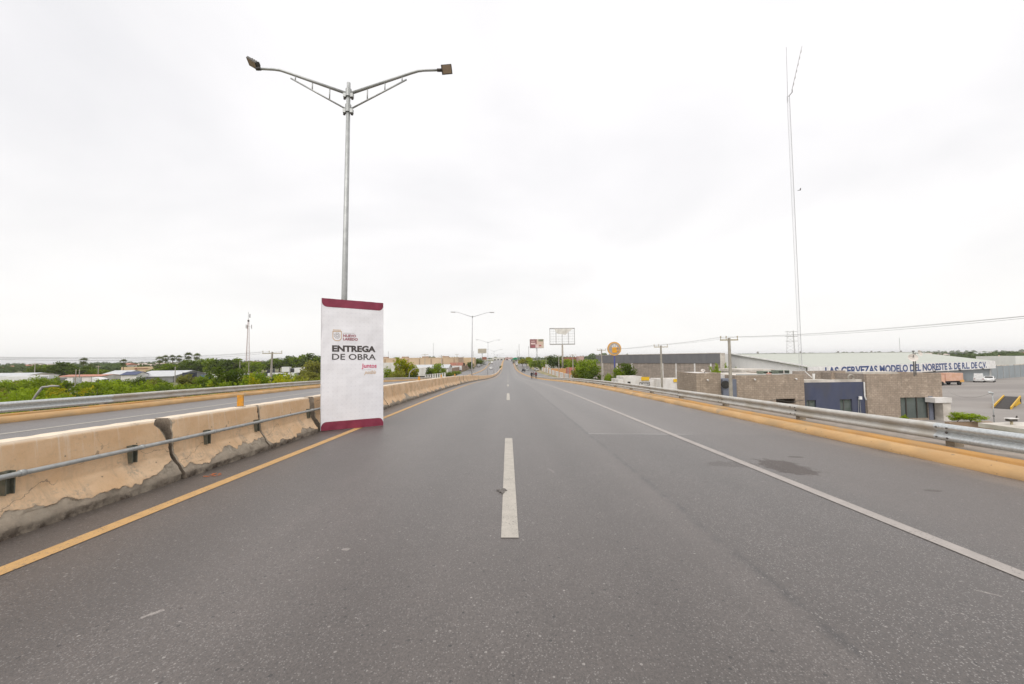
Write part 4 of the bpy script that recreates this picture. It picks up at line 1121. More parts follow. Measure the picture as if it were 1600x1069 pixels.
def palm(x, y, zc, label, size=1.0):
    zb = terrain_z(x, y)
    t = thing('palm_tree', label, 'palm tree', (x, y, zb), 'fan palms beyond the thicket')
    h = zc-zb
    part('trunk', MB().tube([(0, 0, -0.1), (0.1, 0, h*0.5), (0, 0, h)], [0.26, 0.19, 0.16], 8), 'palm_trunk', t, True)
    sk = MB()
    for k in range(26):
        a = 2.4*k; r = 0.22+0.12*random.random(); z = h-0.5-random.random()*0.9
        sk.poly([(r*0.5*math.cos(a), r*0.5*math.sin(a), h-0.1), (r*2*math.cos(a-0.12), r*2*math.sin(a-0.12), z), (r*2*math.cos(a+0.12), r*2*math.sin(a+0.12), z-0.1)])
    part('dry_skirt', sk, 'palm_trunk', t)
    c = link('crown', PALM_C, t, (0, 0, h)); c.scale = (size, size, size*0.92); c.rotation_euler = (0, 0, random.uniform(0, 6))
    return t

# ------------------------------------------------------------------ grass and flowers on the left bank (uncountable)
def blades(n, xf, yr, mt, name, h=(0.18, 0.45), wid=0.02):
    s_ = MB()
    for _ in range(n):
        y = random.uniform(*yr); x = xf(y); z = terrain_z(x, y) - 0.03
        for k in range(3):
            a = random.uniform(0, 6.28); l_ = random.uniform(*h); w = wid
            s_.poly([(x-w*math.cos(a), y-w*math.sin(a), z), (x+w*math.cos(a), y+w*math.sin(a), z), (x+random.uniform(-.12, .12), y+random.uniform(-.12, .12), z+l_)])
    return struct(name, s_, mt, False, 'stuff')
blades(16000, lambda y: lkerb_x(y)-1.42-abs(random.gauss(0, 1.0)), (4, 75), 'grass_blade', 'bank_grass', (0.15, 0.42), 0.022)
blades(2500, lambda y: lkerb_x(y)-1.5-abs(random.gauss(0, 0.8)), (14, 75), 'flower', 'bank_flowers', (0.30, 0.55), 0.022)
blades(5000, lambda y: kerb_x(y)+1.42+abs(random.gauss(0, 0.5)), (3, 70), 'grass_blade', 'right_bank_grass', (0.10, 0.26), 0.018)

# ------------------------------------------------------------------ thicket left of the road
TH = 'green scrub of the left thicket'
rows = [(30, -1.15), (39, -1.2), (50, -1.3), (63, -1.4), (79, -1.6), (97, -1.8)]
for Y, zt in rows:
    X = -1.36*Y
    while X < -0.46*Y:
        if X < lkerb_x(Y)-8:
            jx, jy = X+random.uniform(-1, 1), Y+random.uniform(-4, 4)
            q = noise.noise(Vector((X*0.05, Y*0.05, 0)))
            right = sstep(-1.0, -0.5, X/Y)
            lm = random.choices(['leaf_bright', 'leaf_mid', 'leaf_dark', 'leaf_olive', 'leaf_yellow'], [5, 4, 1.2, 1+2*right, 0.3+1.8*right])[0]
            kd = random.choice(['bush', 'airy'])
            w = random.uniform(4.4, 6.6)
            q_ = jx/jy
            lm_ = ('below the leftmost trailers' if q_ < -1.16 else 'below the grey box trailer' if q_ < -1.06 else 'below the red roofed shed' if q_ < -0.97 else 'below the cream building' if q_ < -0.88 else 'below the tin shed' if q_ < -0.80 else 'below the blue lorry' if q_ < -0.72 else 'beside the big dark tree' if q_ < -0.63 else 'near the concrete pole')
            dp = {30: 'front', 39: 'second', 50: 'third', 63: 'fourth', 79: 'fifth', 97: 'rear'}[Y]
            cn = {'leaf_bright': 'bright green', 'leaf_mid': 'mid green', 'leaf_dark': 'dark green', 'leaf_olive': 'olive green', 'leaf_yellow': 'yellow-flowered'}[lm]
            tree(kd, jx, jy, zt + right*0.55 + random.uniform(-0.95, 0.45), w, lm, '%s bush, %s row of the thicket, %s' % (cn, dp, lm_), TH, 'mesquite_bush', 'bush')
        X += random.uniform(3.0, 4.2)
def T(kind, p, w, leafm, label, group=None, name=None, cat='tree', base=None): return tree(kind, p[0], p[1], p[2], w, leafm, label, group, name, cat, base)
T('tree', (-42.61, 62.00, 0.76), 7.0, 'leaf_dark', 'big dark green tree standing out of the thicket left of the concrete pole', None)
T('bush', (-37.14, 60.00, -0.32), 5.0, 'leaf_mid', 'round green bush between the dark tree and the concrete pole', None, 'mesquite_bush', 'bush')
T('bush', (-29.30, 52.00, -0.45), 5.0, 'leaf_yellow', 'yellow flowering bush just right of the concrete pole', None, 'flowering_bush', 'bush')
T('bush', (-27.16, 52.00, -0.56), 4.6, 'leaf_yellow', 'second yellow flowering bush right of the concrete pole', None, 'flowering_bush', 'bush')
T('bush', (-28.68, 46.00, -0.48), 4.0, 'leaf_yellow', 'yellow flowering bush left of the concrete pole', None, 'flowering_bush', 'bush')
T('airy', (-27.91, 58.00, -0.36), 6.0, 'leaf_olive', 'olive brown bush at the left edge of the banner', None, 'mesquite_bush', 'bush')
T('airy', (-61.76, 125.00, 1.89), 9.0, 'leaf_olive', 'pale olive tree rising behind the bushes left of the banner', None)
ORD = ['first', 'second', 'third', 'fourth', 'fifth', 'sixth', 'seventh', 'eighth', 'ninth', 'tenth', 'eleventh', 'twelfth']
FT = 'dark tree of the belt beyond the lorry park'
for k_, (p, w) in enumerate((((-233.11, 200.00, 0.95), 8), ((-233.81, 205.00, 1.20), 8), ((-222.50, 200.00, 2.09), 10), ((-224.18, 205.00, 1.08), 8), ((-209.53, 195.00, -0.18), 7), ((-209.90, 200.00, 0.03), 8), ((-205.16, 200.00, -0.98), 7), ((-201.06, 200.00, -1.67), 6))):
    T('far', p, w*1.2, random.choice(['leaf_mid', 'leaf_mid', 'leaf_dark']), 'dark tree, %s from the left of the clump behind the red shed' % ORD[k_], FT)
for k_, (p, w) in enumerate((((-179.07, 205.00, -0.14), 8), ((-170.31, 200.00, 0.79), 8), ((-170.05, 205.00, 1.04), 9), ((-168.93, 210.00, 2.64), 9), ((-159.73, 205.00, 2.54), 9), ((-158.99, 210.00, 2.85), 8), ((-150.68, 205.00, 3.08), 8), ((-146.13, 205.00, 2.70), 9), ((-138.14, 200.00, 2.30), 9), ((-137.06, 205.00, 2.91), 8), ((-130.55, 205.00, 1.85), 9), ((-130.40, 210.00, 0.81), 7))):
    T('far', p, w*1.25, random.choice(['leaf_mid', 'leaf_mid', 'leaf_dark']), 'dark tree, %s from the left of the belt behind the blue lorry' % ORD[k_], FT)
for k_, (p, w) in enumerate((((-160.36, 265.00, 1.43), 8), ((-156.18, 265.00, 3.06), 8), ((-153.57, 270.00, 3.89), 9), ((-145.27, 265.00, 4.62), 9), ((-140.21, 265.00, 3.71), 8), ((-137.73, 270.00, 5.41), 9), ((-130.13, 265.00, 6.12), 8), ((-125.49, 265.00, 5.22), 9), ((-119.16, 265.00, 4.72), 9), ((-111.57, 265.00, 4.62), 9))):
    T('far', p, w*1.6, random.choice(['leaf_mid', 'leaf_dark', 'leaf_mid']), 'green tree, %s from the left of the belt beside the banner' % ORD[k_], FT)
for (p, lb) in (((-243.18, 225.00, -0.42), 'fan palm, leftmost of three in the far left clump'), ((-236.59, 225.00, 3.06), 'tall fan palm, middle one of the far left clump'), ((-232.24, 225.00, -0.56), 'fan palm, rightmost of three in the far left clump'),
                ((-219.42, 230.00, 2.08), 'lone fan palm beside the cream building'), ((-194.49, 225.00, 3.24), 'fan palm, leftmost of the row behind the silver roofs'), ((-195.57, 230.00, 4.16), 'fan palm, second of the row behind the silver roofs'),
                ((-191.59, 230.00, 4.29), 'fan palm, third of the row behind the silver roofs'), ((-187.95, 230.00, 4.06), 'fan palm, fourth of the row behind the silver roofs'), ((-178.74, 225.00, 5.20), 'tall fan palm, fifth of the row behind the silver roofs'),
                ((-177.80, 230.00, 4.85), 'fan palm, rightmost of the row behind the silver roofs')):
    palm(p[0], p[1], p[2], lb, random.uniform(1.5, 1.85))

# ------------------------------------------------------------------ vehicles
def taper(mb, z0, k):
    mb.v = [(p[0], p[1]*(k if p[2] > z0 else 1), p[2]) for p in mb.v]; return mb
def wheels(t, xs, r, w):
    for x in xs:
        for s in (-1, 1):
            o = part('wheel', MB().disc((x, s*w, r), r, (0, 1, 0), 0.22, 14), 'tyre', t)
            part('rim', MB().disc((x, s*(w+0.06), r), r*0.55, (0, 1, 0), 0.12, 10), 'car_silver', o)
def car(label, loc, rz_, paintm, kind='sedan', group='cars on the roads ahead'):
    t = thing('car' if kind != 'pickup' else 'pickup_truck', label, 'car' if kind != 'pickup' else 'pickup', loc, group, rz_)
    if kind == 'sedan':
        pf = [(-2.2, .32), (2.2, .32), (2.25, .62), (2.0, .86), (1.15, 1.0), (.55, 1.42), (-.8, 1.43), (-1.4, 1.05), (-2.1, .98), (-2.25, .7)]
        gl = [(1.02, 1.02), (.52, 1.37), (-.75, 1.38), (-1.25, 1.05)]; ws = 1.35
    elif kind == 'suv':
        pf = [(-2.2, .4), (2.2, .4), (2.25, .75), (2.05, 1.0), (1.2, 1.1), (.65, 1.68), (-1.9, 1.7), (-2.2, 1.15), (-2.25, .8)]
        gl = [(1.08, 1.12), (.62, 1.6), (-1.8, 1.62), (-2.0, 1.15)]; ws = 1.35
    elif kind == 'van':
        pf = [(-2.6, .4), (2.5, .4), (2.6, .8), (2.4, 1.15), (1.7, 1.35), (1.2, 2.1), (-2.55, 2.15), (-2.65, .8)]
        gl = [(1.6, 1.38), (1.15, 1.95), (.2, 1.97), (.2, 1.35)]; ws = 1.6
    else:
        pf = [(-2.7, .5), (2.5, .5), (2.55, .95), (2.3, 1.15), (1.3, 1.2), (.75, 1.8), (-.7, 1.82), (-.85, 1.2), (-2.7, 1.18)]
        gl = [(1.18, 1.22), (.72, 1.72), (-.6, 1.74), (-.7, 1.22)]; ws = 1.6
    part('body', taper(_exty(pf, 0.87), 1.15, 0.82), paintm, t)
    for s in (-1, 1):
        g = MB(); g.poly([(x, s*(0.885 if z < 1.15 else 0.73), z) for x, z in (gl if s < 0 else gl[::-1])]); part('side_window', g, 'window_dark', t)
    (xa, za), (xb, zb) = gl[0], gl[1]
    g = MB(); g.quad((xa+.12, -.68, za+.02), (xa+.12, .68, za+.02), (xb+.10, .60, zb+.02), (xb+.10, -.60, zb+.02)); part('windscreen', g, 'window_dark', t)
    (xa, za), (xb, zb) = gl[3], gl[2]
    g = MB(); g.quad((xa-.14, .66, za+.03), (xa-.14, -.66, za+.03), (xb-.08, -.60, zb+.02), (xb-.08, .60, zb+.02)); part('rear_window', g, 'window_dark', t)
    for s in (-1, 1):
        part('headlight', MB().box(2.2, 2.285, s*.62-.15, s*.62+.15, .64, .78), 'sign_white', t)
        part('tail_light', MB().box(pf[0][0]-.075, pf[0][0]+.02, s*.68-.1, s*.68+.1, .78, .95), 'car_red', t)
    wheels(t, (-ws, ws), .33, .80)
    return t
def _exty(pf, w):
    s_ = MB(); n = len(pf)
    for yy in (-w, w):
        for x, z in pf: s_.v.append((x, yy, z))
    for k in range(n):
        k2 = (k+1) % n; s_.f.append((k, k2, n+k2, n+k)); s_.mi.append(0)
    s_.f.append(tuple(range(n-1, -1, -1))); s_.mi.append(0); s_.f.append(tuple(range(n, 2*n))); s_.mi.append(0)
    return s_
def trailer(label, x, y, z, L, rz_, mt, h=2.7, base=1.2, group='parked lorries and trailers'):
    t = thing('semi_trailer', label, 'trailer', (x, y, z), group, rz_)
    part('box', MB().box(-L/2, L/2, -1.25, 1.25, base, base+h), mt, t)
    r = MB()
    for k in range(int(L/1.2)): r.box(-L/2+0.5+1.2*k, -L/2+0.56+1.2*k, -1.275, 1.275, base+0.05, base+h-0.05)
    part('ribs', r, mt, t)
    part('chassis', MB().box(-L/2+0.3, L/2-0.3, -0.5, 0.5, 0.85, base-0.002), 'trailer_dark', t)
    for xx in (-L/2+1.2, -L/2+2.4):
        for s in (-1, 1): part('wheel', MB().disc((xx, s*1.05, .5), .5, (0, 1, 0), .35, 14), 'tyre', t)
    for s in (-1, 1): part('landing_leg', MB().box(L/2-3.0, L/2-2.85, s*.8-.08, s*.8+.08, 0, .86), 'trailer_dark', t)
    return t
def tractor(label, x, y, z, rz_, mt, group='parked lorries and trailers'):
    t = thing('tractor_truck', label, 'truck', (x, y, z), group, rz_)
    part('cab', taper(_exty([(-2.2, 1.0), (-0.4, 1.0), (2.6, .6), (2.75, 1.2), (2.5, 1.75), (.7, 1.95), (.3, 2.9), (-.6, 3.3), (-2.2, 3.5)], 1.15), 2.2, 0.9), mt, t)
    g = MB(); g.quad((.80, -.95, 2.0), (.80, .95, 2.0), (.40, .88, 2.85), (.40, -.88, 2.85)); part('windscreen', g, 'window_dark', t)
    for s in (-1, 1):
        g = MB(); g.box(-.9, .2, min(s*1.12, s*1.17), max(s*1.12, s*1.17), 1.95, 2.75); part('side_window', g, 'window_dark', t)
        part('exhaust_stack', MB().tube([(-2.4, s*.95, 1.0), (-2.4, s*.95, 3.7)], .08, 8), 'galv_pipe', t)
    part('chassis', MB().box(-5.0, 2.4, -.5, .5, .6, .995), 'trailer_dark', t)
    for xx in (1.7, -3.2, -4.4):
        for s in (-1, 1): part('wheel', MB().disc((xx, s*1.0, .5), .5, (0, 1, 0), .35, 14), 'tyre', t)
    return t
G0 = GROUND
trailer('long white trailer, nearest one parked at the far left edge', -137.27, 112, G0, 16, R(4), 'trailer_white', 2.9)
trailer('white trailer parked left of the small grey box trailer', -145.77, 124, G0, 12, R(3), 'trailer_white', 2.8)
trailer('short grey box trailer between the white trailers', -126.05, 112, G0, 5.0, R(2), 'trailer_grey', 2.3)
tractor('white lorry cab right of the grey box trailer', -121.66, 112, G0, R(180), 'car_white')
tractor('white lorry cab below the red roofed shed', -116.17, 116, G0, R(0), 'car_white')
trailer('dark box trailer beside the blue lorry', -101.16, 128, G0, 2.6, R(80), 'trailer_dark', 3.0)
trailer('low grey flatbed trailer in front of the dark box trailer', -95.27, 122, G0, 3.6, R(0), 'trailer_grey', 0.9)
tractor('bright blue lorry cab standing behind the thicket', -95.40, 126, G0, R(160), 'car_blue')
car('white car parked right of the blue lorry', (-129.46, 175, G0), R(10), 'car_white', 'van', 'cars in the lorry park')
trailer('green sided trailer left of the concrete pole', -81.12, 128, G0, 6.5, R(3), 'trailer_green', 2.1)
trailer('white trailer just left of the green sided trailer', -87.63, 132, G0, 5, R(2), 'trailer_white', 2.2)
trailer('white trailer behind the yellow bushes, right of the concrete pole', -69.35, 124, G0, 8, R(2), 'trailer_white', 2.6)
trailer('white box trailer standing taller behind the others right of the concrete pole', -127.90, 232, G0, 4.2, R(2), 'trailer_white', 2.9)
trailer('white trailer closest to the banner in the lorry park', -109.66, 215, G0, 8.0, R(2), 'trailer_white', 2.6)
tractor('dark lorry cab showing above the white trailers', -113.75, 215, G0, R(0), 'car_dark')
tractor('dark blue lorry cab showing left of the white trailers', -121.80, 205, G0, R(180), 'trailer_dark')

# ------------------------------------------------------------------ buildings, left side
def box_building(name, label, x0, x1, y0, depth, ztop, wallm, roofm='roof_slab', windows=(), door=None, parapet=0.25, z0=None, group=None, wm='window_dark'):
    zb = (base_ground((x0+x1)/2, y0) if z0 is None else z0)
    t = thing(name, label, 'building', ((x0+x1)/2, y0, zb), group)
    w2 = (x1-x0)/2; H = ztop-zb
    # front wall with real openings
    ops = list(windows) + ([door] if door else [])
    cut_x = sorted({-w2, w2, *[o[0] for o in ops], *[o[1] for o in ops]}); cut_z = sorted({0.0, H, *[o[2] for o in ops], *[o[3] for o in ops]})
    s_ = MB()
    for a, b_ in zip(cut_x, cut_x[1:]):
        for c, d in zip(cut_z, cut_z[1:]):
            mx_, mz_ = (a+b_)/2, (c+d)/2
            if any(o[0] < mx_ < o[1] and o[2] < mz_ < o[3] for o in ops): continue
            s_.quad((a, 0, c), (b_, 0, c), (b_, 0, d), (a, 0, d))
    for o in ops:
        s_.quad((o[0], 0, o[2]), (o[0], .2, o[2]), (o[0], .2, o[3]), (o[0], 0, o[3])); s_.quad((o[1], 0, o[2]), (o[1], 0, o[3]), (o[1], .2, o[3]), (o[1], .2, o[2]))
        s_.quad((o[0], 0, o[3]), (o[0], .2, o[3]), (o[1], .2, o[3]), (o[1], 0, o[3])); s_.quad((o[0], 0, o[2]), (o[1], 0, o[2]), (o[1], .2, o[2]), (o[0], .2, o[2]))
    s_.quad((-w2, depth, 0), (-w2, 0, 0), (-w2, 0, H), (-w2, depth, H)); s_.quad((w2, 0, 0), (w2, depth, 0), (w2, depth, H), (w2, 0, H)); s_.quad((w2, depth, 0), (-w2, depth, 0), (-w2, depth, H), (w2, depth, H))
    # parapet inside and coping
    p = 0.16
    for (xa, xb, ya, yb) in ((-w2, w2, 0, p), (-w2, w2, depth-p, depth), (-w2, -w2+p, p, depth-p), (w2-p, w2, p, depth-p)):
        s_.quad((xa, ya, H), (xb, ya, H), (xb, yb, H), (xa, yb, H))
    for (a, b_) in (((-w2+p, p), (w2-p, p)), ((w2-p, p), (w2-p, depth-p)), ((w2-p, depth-p), (-w2+p, depth-p)), ((-w2+p, depth-p), (-w2+p, p))):
        s_.quad((b_[0], b_[1], H-parapet), (a[0], a[1], H-parapet), (a[0], a[1], H), (b_[0], b_[1], H))
    part('wall', s_, wallm, t)
    r = MB(); r.quad((-w2+p, p, H-parapet), (w2-p, p, H-parapet), (w2-p, depth-p, H-parapet), (-w2+p, depth-p, H-parapet)); part('roof', r, roofm, t)
    for o in windows:
        f_ = MB(); f_.box(o[0], o[1], .12, .16, o[2], o[3]); wo = part('window', f_, wm, t)
        fr_ = MB()
        fr_.box(o[0], o[1], .08, .12, o[3]-.06, o[3]); fr_.box(o[0], o[1], .08, .12, o[2], o[2]+.06)
        nb = max(1, int((o[1]-o[0])/0.9))
        for k in range(nb+1):
            xx = o[0]+(o[1]-o[0]-.06)*k/nb; fr_.box(xx, xx+.06, .078, .118, o[2]+.06, o[3]-.06)
        part('window_frame', fr_, 'bolt', wo)
    if door:
        f_ = MB(); f_.box(door[0], door[1], .12, .17, door[2], door[3]); part('door', f_, wm, t)
    return t
def shed(name, label, x0, x1, y0, y1, zeave, zridge, wallm, roofm, group=None, z0=None):
    """gabled shed, ridge along X"""
    zb = base_ground((x0+x1)/2, y0) if z0 is None else z0
    t = thing(name, label, 'building', ((x0+x1)/2, y0, zb), group)
    w2, D, E_, Rg = (x1-x0)/2, y1-y0, zeave-zb, zridge-zb
    s_ = MB(); s_.extr([(0, 0), (D, 0), (D, E_), (D/2, Rg), (0, E_)], 0, -w2, w2); part('wall', s_, wallm, t)
    for a, b_ in (((-0.35, E_-0.04), (D/2, Rg+0.05)), ((D/2, Rg+0.05), (D+0.35, E_-0.04))):
        r = MB(); r.extr([(a[0], a[1]+.02), (b_[0], b_[1]+.02), (b_[0], b_[1]+.12), (a[0], a[1]+.12)], 0, -w2-0.3, w2+0.3); part('roof_slope', r, roofm, t)
    return t
shed('lorry_shed', 'long white shed with red roof behind the white lorry cabs', -166.93, -150.92, 150, 158, -3.23, -2.80, 'white_wall', 'roof_red')
shed('tin_shed', 'wide shed with silver tin roof behind the thicket', -140.31, -124.71, 150, 168, -3.62, -1.78, 'trailer_grey', 'roof_tin')
shed('tin_shed', 'lower tin roofed shed left of the wide silver one', -171.04, -162.49, 170, 182, -3.27, -1.76, 'white_wall', 'roof_tin')
shed('tarp_shelter', 'shelter with dark blue tarpaulin roof before the cream building', -140.01, -134.50, 146, 151, -2.78, -1.79, 'white_wall', 'tarp_blue')
shed('tin_shed', 'pale roofed shed at the far left edge of the picture', -208.60, -191.09, 160, 172, -3.08, -2.08, 'white_wall', 'roof_tin')
box_building('commercial_building', 'cream coloured flat building with a dark stripe sign among the palms', -234.95, -215.66, 245, 14, -0.91, 'cream_wall')
bsg = thing('wall_sign', 'brown slanted sign strip on the cream building', 'sign', (-222.43, 244.7, -2.30))
sg_ = MB(); sg_.prism([(-4.2, -0.03), (-2.6, -0.03), (-2.6, 0.03), (-4.2, 0.03)], -.1, .8); sg_.box(-2.2, 4.0, -0.03, 0.03, .25, .65); part('panel', sg_, 'sign_brown', bsg)

box_building('house', 'small white flat-roofed house right of the banner', -41.22, -33.31, 118, 8, 0.63, 'white_wall', windows=[(-0.3+0.2, 0.55, 3.2, 4.6), (2.3, 2.9, 3.6, 4.5)])
box_building('gate_building', 'white building with dark low opening left of the pillared fence', -31.23, -25.91, 128, 9, -1.20, 'white_wall', windows=[(-1.6, 2.2, 0.9, 2.1)])
shed('workshop', 'low workshop with pale roof behind the small white gate building', -40.52, -24.69, 165, 176, -2.16, -0.91, 'white_wall', 'roof_tin')
T('tree', (-25.32, 98.00, 2.06), 6.4, 'leaf_yellow', 'tall yellow-green tree right of the banner', None)
T('airy', (-23.76, 100.00, 0.53), 4.2, 'leaf_mid', 'green tree close to the right of the tall yellow-green one', None)
T('bush', (-27.59, 92.00, -0.64), 4.5, 'leaf_bright', 'bright green bush before the small white house', None, 'bush', 'bush')
T('airy', (-24.98, 90.00, -0.62), 4.6, 'leaf_olive', 'olive bush at the foot of the tall yellow-green tree', None, 'bush', 'bush')
T('tree', (-21.39, 122.00, 0.22), 5.6, 'leaf_mid', 'dark green tree behind the white pillared fence', None)
T('bush', (-23.93, 122.00, -1.11), 4.0, 'leaf_dark', 'low dark bush beside the white gate building', None, 'bush', 'bush')
T('bush', (-22.20, 170.00, -3.37), 4.5, 'leaf_mid', 'low green bush at the foot of the brown wall', None, 'bush', 'bush')
T('bush', (-22.47, 150.00, -3.00), 4.0, 'leaf_mid', 'low green bush between the pillared fence and the brown wall', None, 'bush', 'bush')
pf_ = thing('pillared_fence', 'white fence of square pillars at the roadside below the tree', 'fence', (-20.34, 112, base_ground(-20, 112)))
x0, x1 = -23.03, -17.65
for k in range(9):
    xx = x0+(x1-x0)*k/8 - pf_.location.x; zt = 3.0 + 0.5*k/8
    s_ = MB(); s_.box(xx-.19, xx+.19, -.19, .19, 0, zt); s_.box(xx-.25, xx+.25, -.25, .25, zt, zt+.12); part('pillar', s_, 'white_wall', pf_)
    if k < 8:
        s_ = MB(); s_.box(xx+.19, xx+(x1-x0)/8-.19, -.08, .08, 0, zt-1.0); part('panel', s_, 'white_wall', pf_)
bw_ = MB()
for k in range(14):
    ya, yb = 172+10*k, 182+10*k
    for (q0, q1) in (((-27.2, ya), (-27.2, yb)),):
        bw_.prism([(-27.5, ya), (-27.2, ya), (-27.2, yb-0.02), (-27.5, yb-0.02)], base_ground(-27, ya)-0.5, base_ground(-27, (ya+yb)/2)+3.0+0.1*(k % 2))
solo('boundary_wall', bw_, 'brown_wall', 'long brown boundary wall beside the left service road', 'wall', (-27.3, 172, base_ground(-27, 172)))
lb = thing('long_building', 'very long low beige building behind the trees right of the banner', 'building', (-56.61, 265, base_ground(-60, 265)))
z0 = lb.location.z; xa, xb = -107.34-lb.location.x, -32.86-lb.location.x; zt = 2.65-z0
part('wall', MB().box(xa, xb, 0, 30, 0, zt-0.6), 'beige_wall', lb); part('parapet', MB().box(xa-.1, xb+.1, -.1, 30.1, zt-0.6, zt), 'beige_wall', lb)
for k in range(5):
    xx = xa+8+(xb-xa-14)*k/4.4; part('roof_unit', MB().box(xx, xx+4, 6, 10, zt+.001, zt+0.9), 'brown_wall', lb)
for k in range(10):
    xx = xa+3+(xb-xa-6)*k/9; part('pilaster', MB().box(xx, xx+0.5, -0.25, 0, 0, zt-0.7), 'brown_wall', lb)
box_building('shop', 'beige shop with brown roof edge at the end of the long beige building', -37.20, -25.18, 300, 16, 2.50, 'cream_wall', windows=[(-3.5, -1, 1, 3), (1, 4, 1, 3)])
shed('house', 'brown roofed house beside the left service road', -34.76, -27.45, 240, 248, -2.50, -0.81, 'brown_wall', 'sign_brown')
trailer('white lorry box parked behind the brown wall, left one', -35.73, 190, base_ground(-35, 190), 6, R(5), 'trailer_white', 2.6)
trailer('white lorry box parked behind the brown wall, right one', -28.98, 225, base_ground(-29.5, 225), 6, R(5), 'trailer_white', 2.4)
box_building('far_building', 'wide pale grey building at the far end of the road', -24.98, -5.97, 640, 30, 3.02, 'far_wall', z0=-3, windows=[(-7, -4, 1.5, 3.5), (-1.5, 1.5, 1.5, 3.5), (4, 7, 1.5, 3.5)])
box_building('far_building', 'pinkish building straight ahead beyond the crest of the road', -5.26, 9.38, 760, 30, 3.29, 'far_pink', z0=-4, windows=[(-5, -2, 2, 4.5), (2, 5, 2, 4.5)])
box_building('far_building', 'small pale building behind the far left trees beside the crest', -31.74, -21.86, 560, 20, 0.57, 'far_wall', z0=-3)

# ------------------------------------------------------------------ billboards and signs
def billboard(label, px_c, ground_z, w, h, zc, post_r, y, x, faces, lean=0.0, group=None):
    t = thing('billboard', label, 'billboard', (x, y, ground_z), group)
    part('post', MB().tube([(0, 0, 0), (0, 0, zc-h/2-ground_z)], post_r, 14), 'lamp_steel', t, True)
    part('catwalk', MB().box(-w/2, w/2, -1.0, -0.42, zc-h/2-ground_z-0.25, zc-h/2-ground_z-0.1), 'steel_far', t)
    part('box', MB().box(-w/2, w/2, -0.4, 0.4, zc-h/2-ground_z, zc+h/2-ground_z), 'steel_far', t)
    for nm, mt, (u0, u1, v0, v1) in faces:
        k = faces.index((nm, mt, (u0, u1, v0, v1)))
        part(nm, MB().box(-w/2+u0*w, -w/2+u1*w, -0.42-0.015*k, -0.401-0.012*k, zc-h/2+v0*h-ground_z, zc-h/2+v1*h-ground_z), mt, t)
    return t
bx_, bz = 26.44, 14.54
billboard('pink and maroon printed billboard on a tall post beside the road', 839, base_ground(26, 360)-0.5, 12.6, 8.0, bz, 0.45, 360, bx_, [
    ('print_maroon', 'bill_maroon', (0.01, 0.5, 0.01, 0.99)), ('print_photo', 'bill_peach', (0.5, 0.99, 0.01, 0.99)), ('print_line', 'bill_pink', (0.08, 0.40, 0.42, 0.60)), ('print_line', 'bill_pink', (0.10, 0.36, 0.74, 0.80)),
    ('print_shape', 'bill_pink', (0.40, 0.62, 0.04, 0.42)), ('print_shape', 'bill_green', (0.62, 0.96, 0.74, 0.98)), ('print_shape', 'ink_maroon', (0.66, 0.82, 0.20, 0.34)), ('print_line', 'ink_maroon', (0.12, 0.38, 0.10, 0.22))])
billboard('blank beige billboard left of the road in the distance', 753, base_ground(-30, 480)-0.5, 10.2, 5.4, 10.81, 0.45, 480, -30.67, [('face', 'sign_beige', (0.01, 0.99, 0.01, 0.99))])
billboard('small brown sign board below the blank beige billboard', 757, base_ground(-22, 380)-0.5, 4.2, 2.6, 1.83, 0.2, 380, -22.15, [('face', 'sign_brown', (0.01, 0.99, 0.01, 0.99))])
# empty billboard frame with a torn canvas
ex, ey = 28.25, 205.0
eg = base_ground(ex, ey); ez0, ez1 = 8.43-eg, 16.54-eg
eb = thing('empty_billboard', 'empty steel billboard frame with torn canvas at its top', 'billboard', (ex, ey, eg))
W2 = 6.5
part('post', MB().tube([(0, 0, 0), (0, 0, ez0)], [0.5, 0.42], 14), 'concrete_pole', eb, True)
for z, r in ((ez0, 0.26), (ez1, 0.26)): part('beam', MB().box(-W2, W2, -r, r, z-r, z+r), 'steel_far', eb)
for k in range(5):
    xx = -W2+0.1+(2*W2-0.2)*k/4; part('upright', MB().box(xx-.10, xx+.10, -.10, .10, ez0+.26, ez1-.26), 'steel_far', eb)
for k in range(1, 6):
    zk = ez0+(ez1-ez0)*k/6; part('stringer', MB().tube([(-W2, -.16, zk), (W2, -.16, zk)], 0.045, 6), 'steel_far', eb)
for k in range(16):
    xx = -W2+0.4+(2*W2-0.8)*k/15; part('rod', MB().tube([(xx, -.22, ez0+.2), (xx, -.22, ez1-.2)], 0.025, 5), 'steel_far', eb)
tcv = MB()
pts = [(-4.2, ez1-.1), (-3.0, ez1-2.2), (-1.8, ez1-2.8), (0.2, ez1-3.0), (1.6, ez1-3.4), (2.6, ez1-2.4), (5.6, ez1-.1)]
for k in range(len(pts)-1):
    a, b_ = pts[k], pts[k+1]; ya, yb = -.35-.25*(k % 2), -.35-.25*((k+1) % 2)
    tcv.poly([(a[0], ya, a[1]), (b_[0], yb, b_[1]), (b_[0], -.3, ez1-.05), (a[0], -.3, ez1-.05)])
part('torn_canvas', tcv, 'canvas', eb)
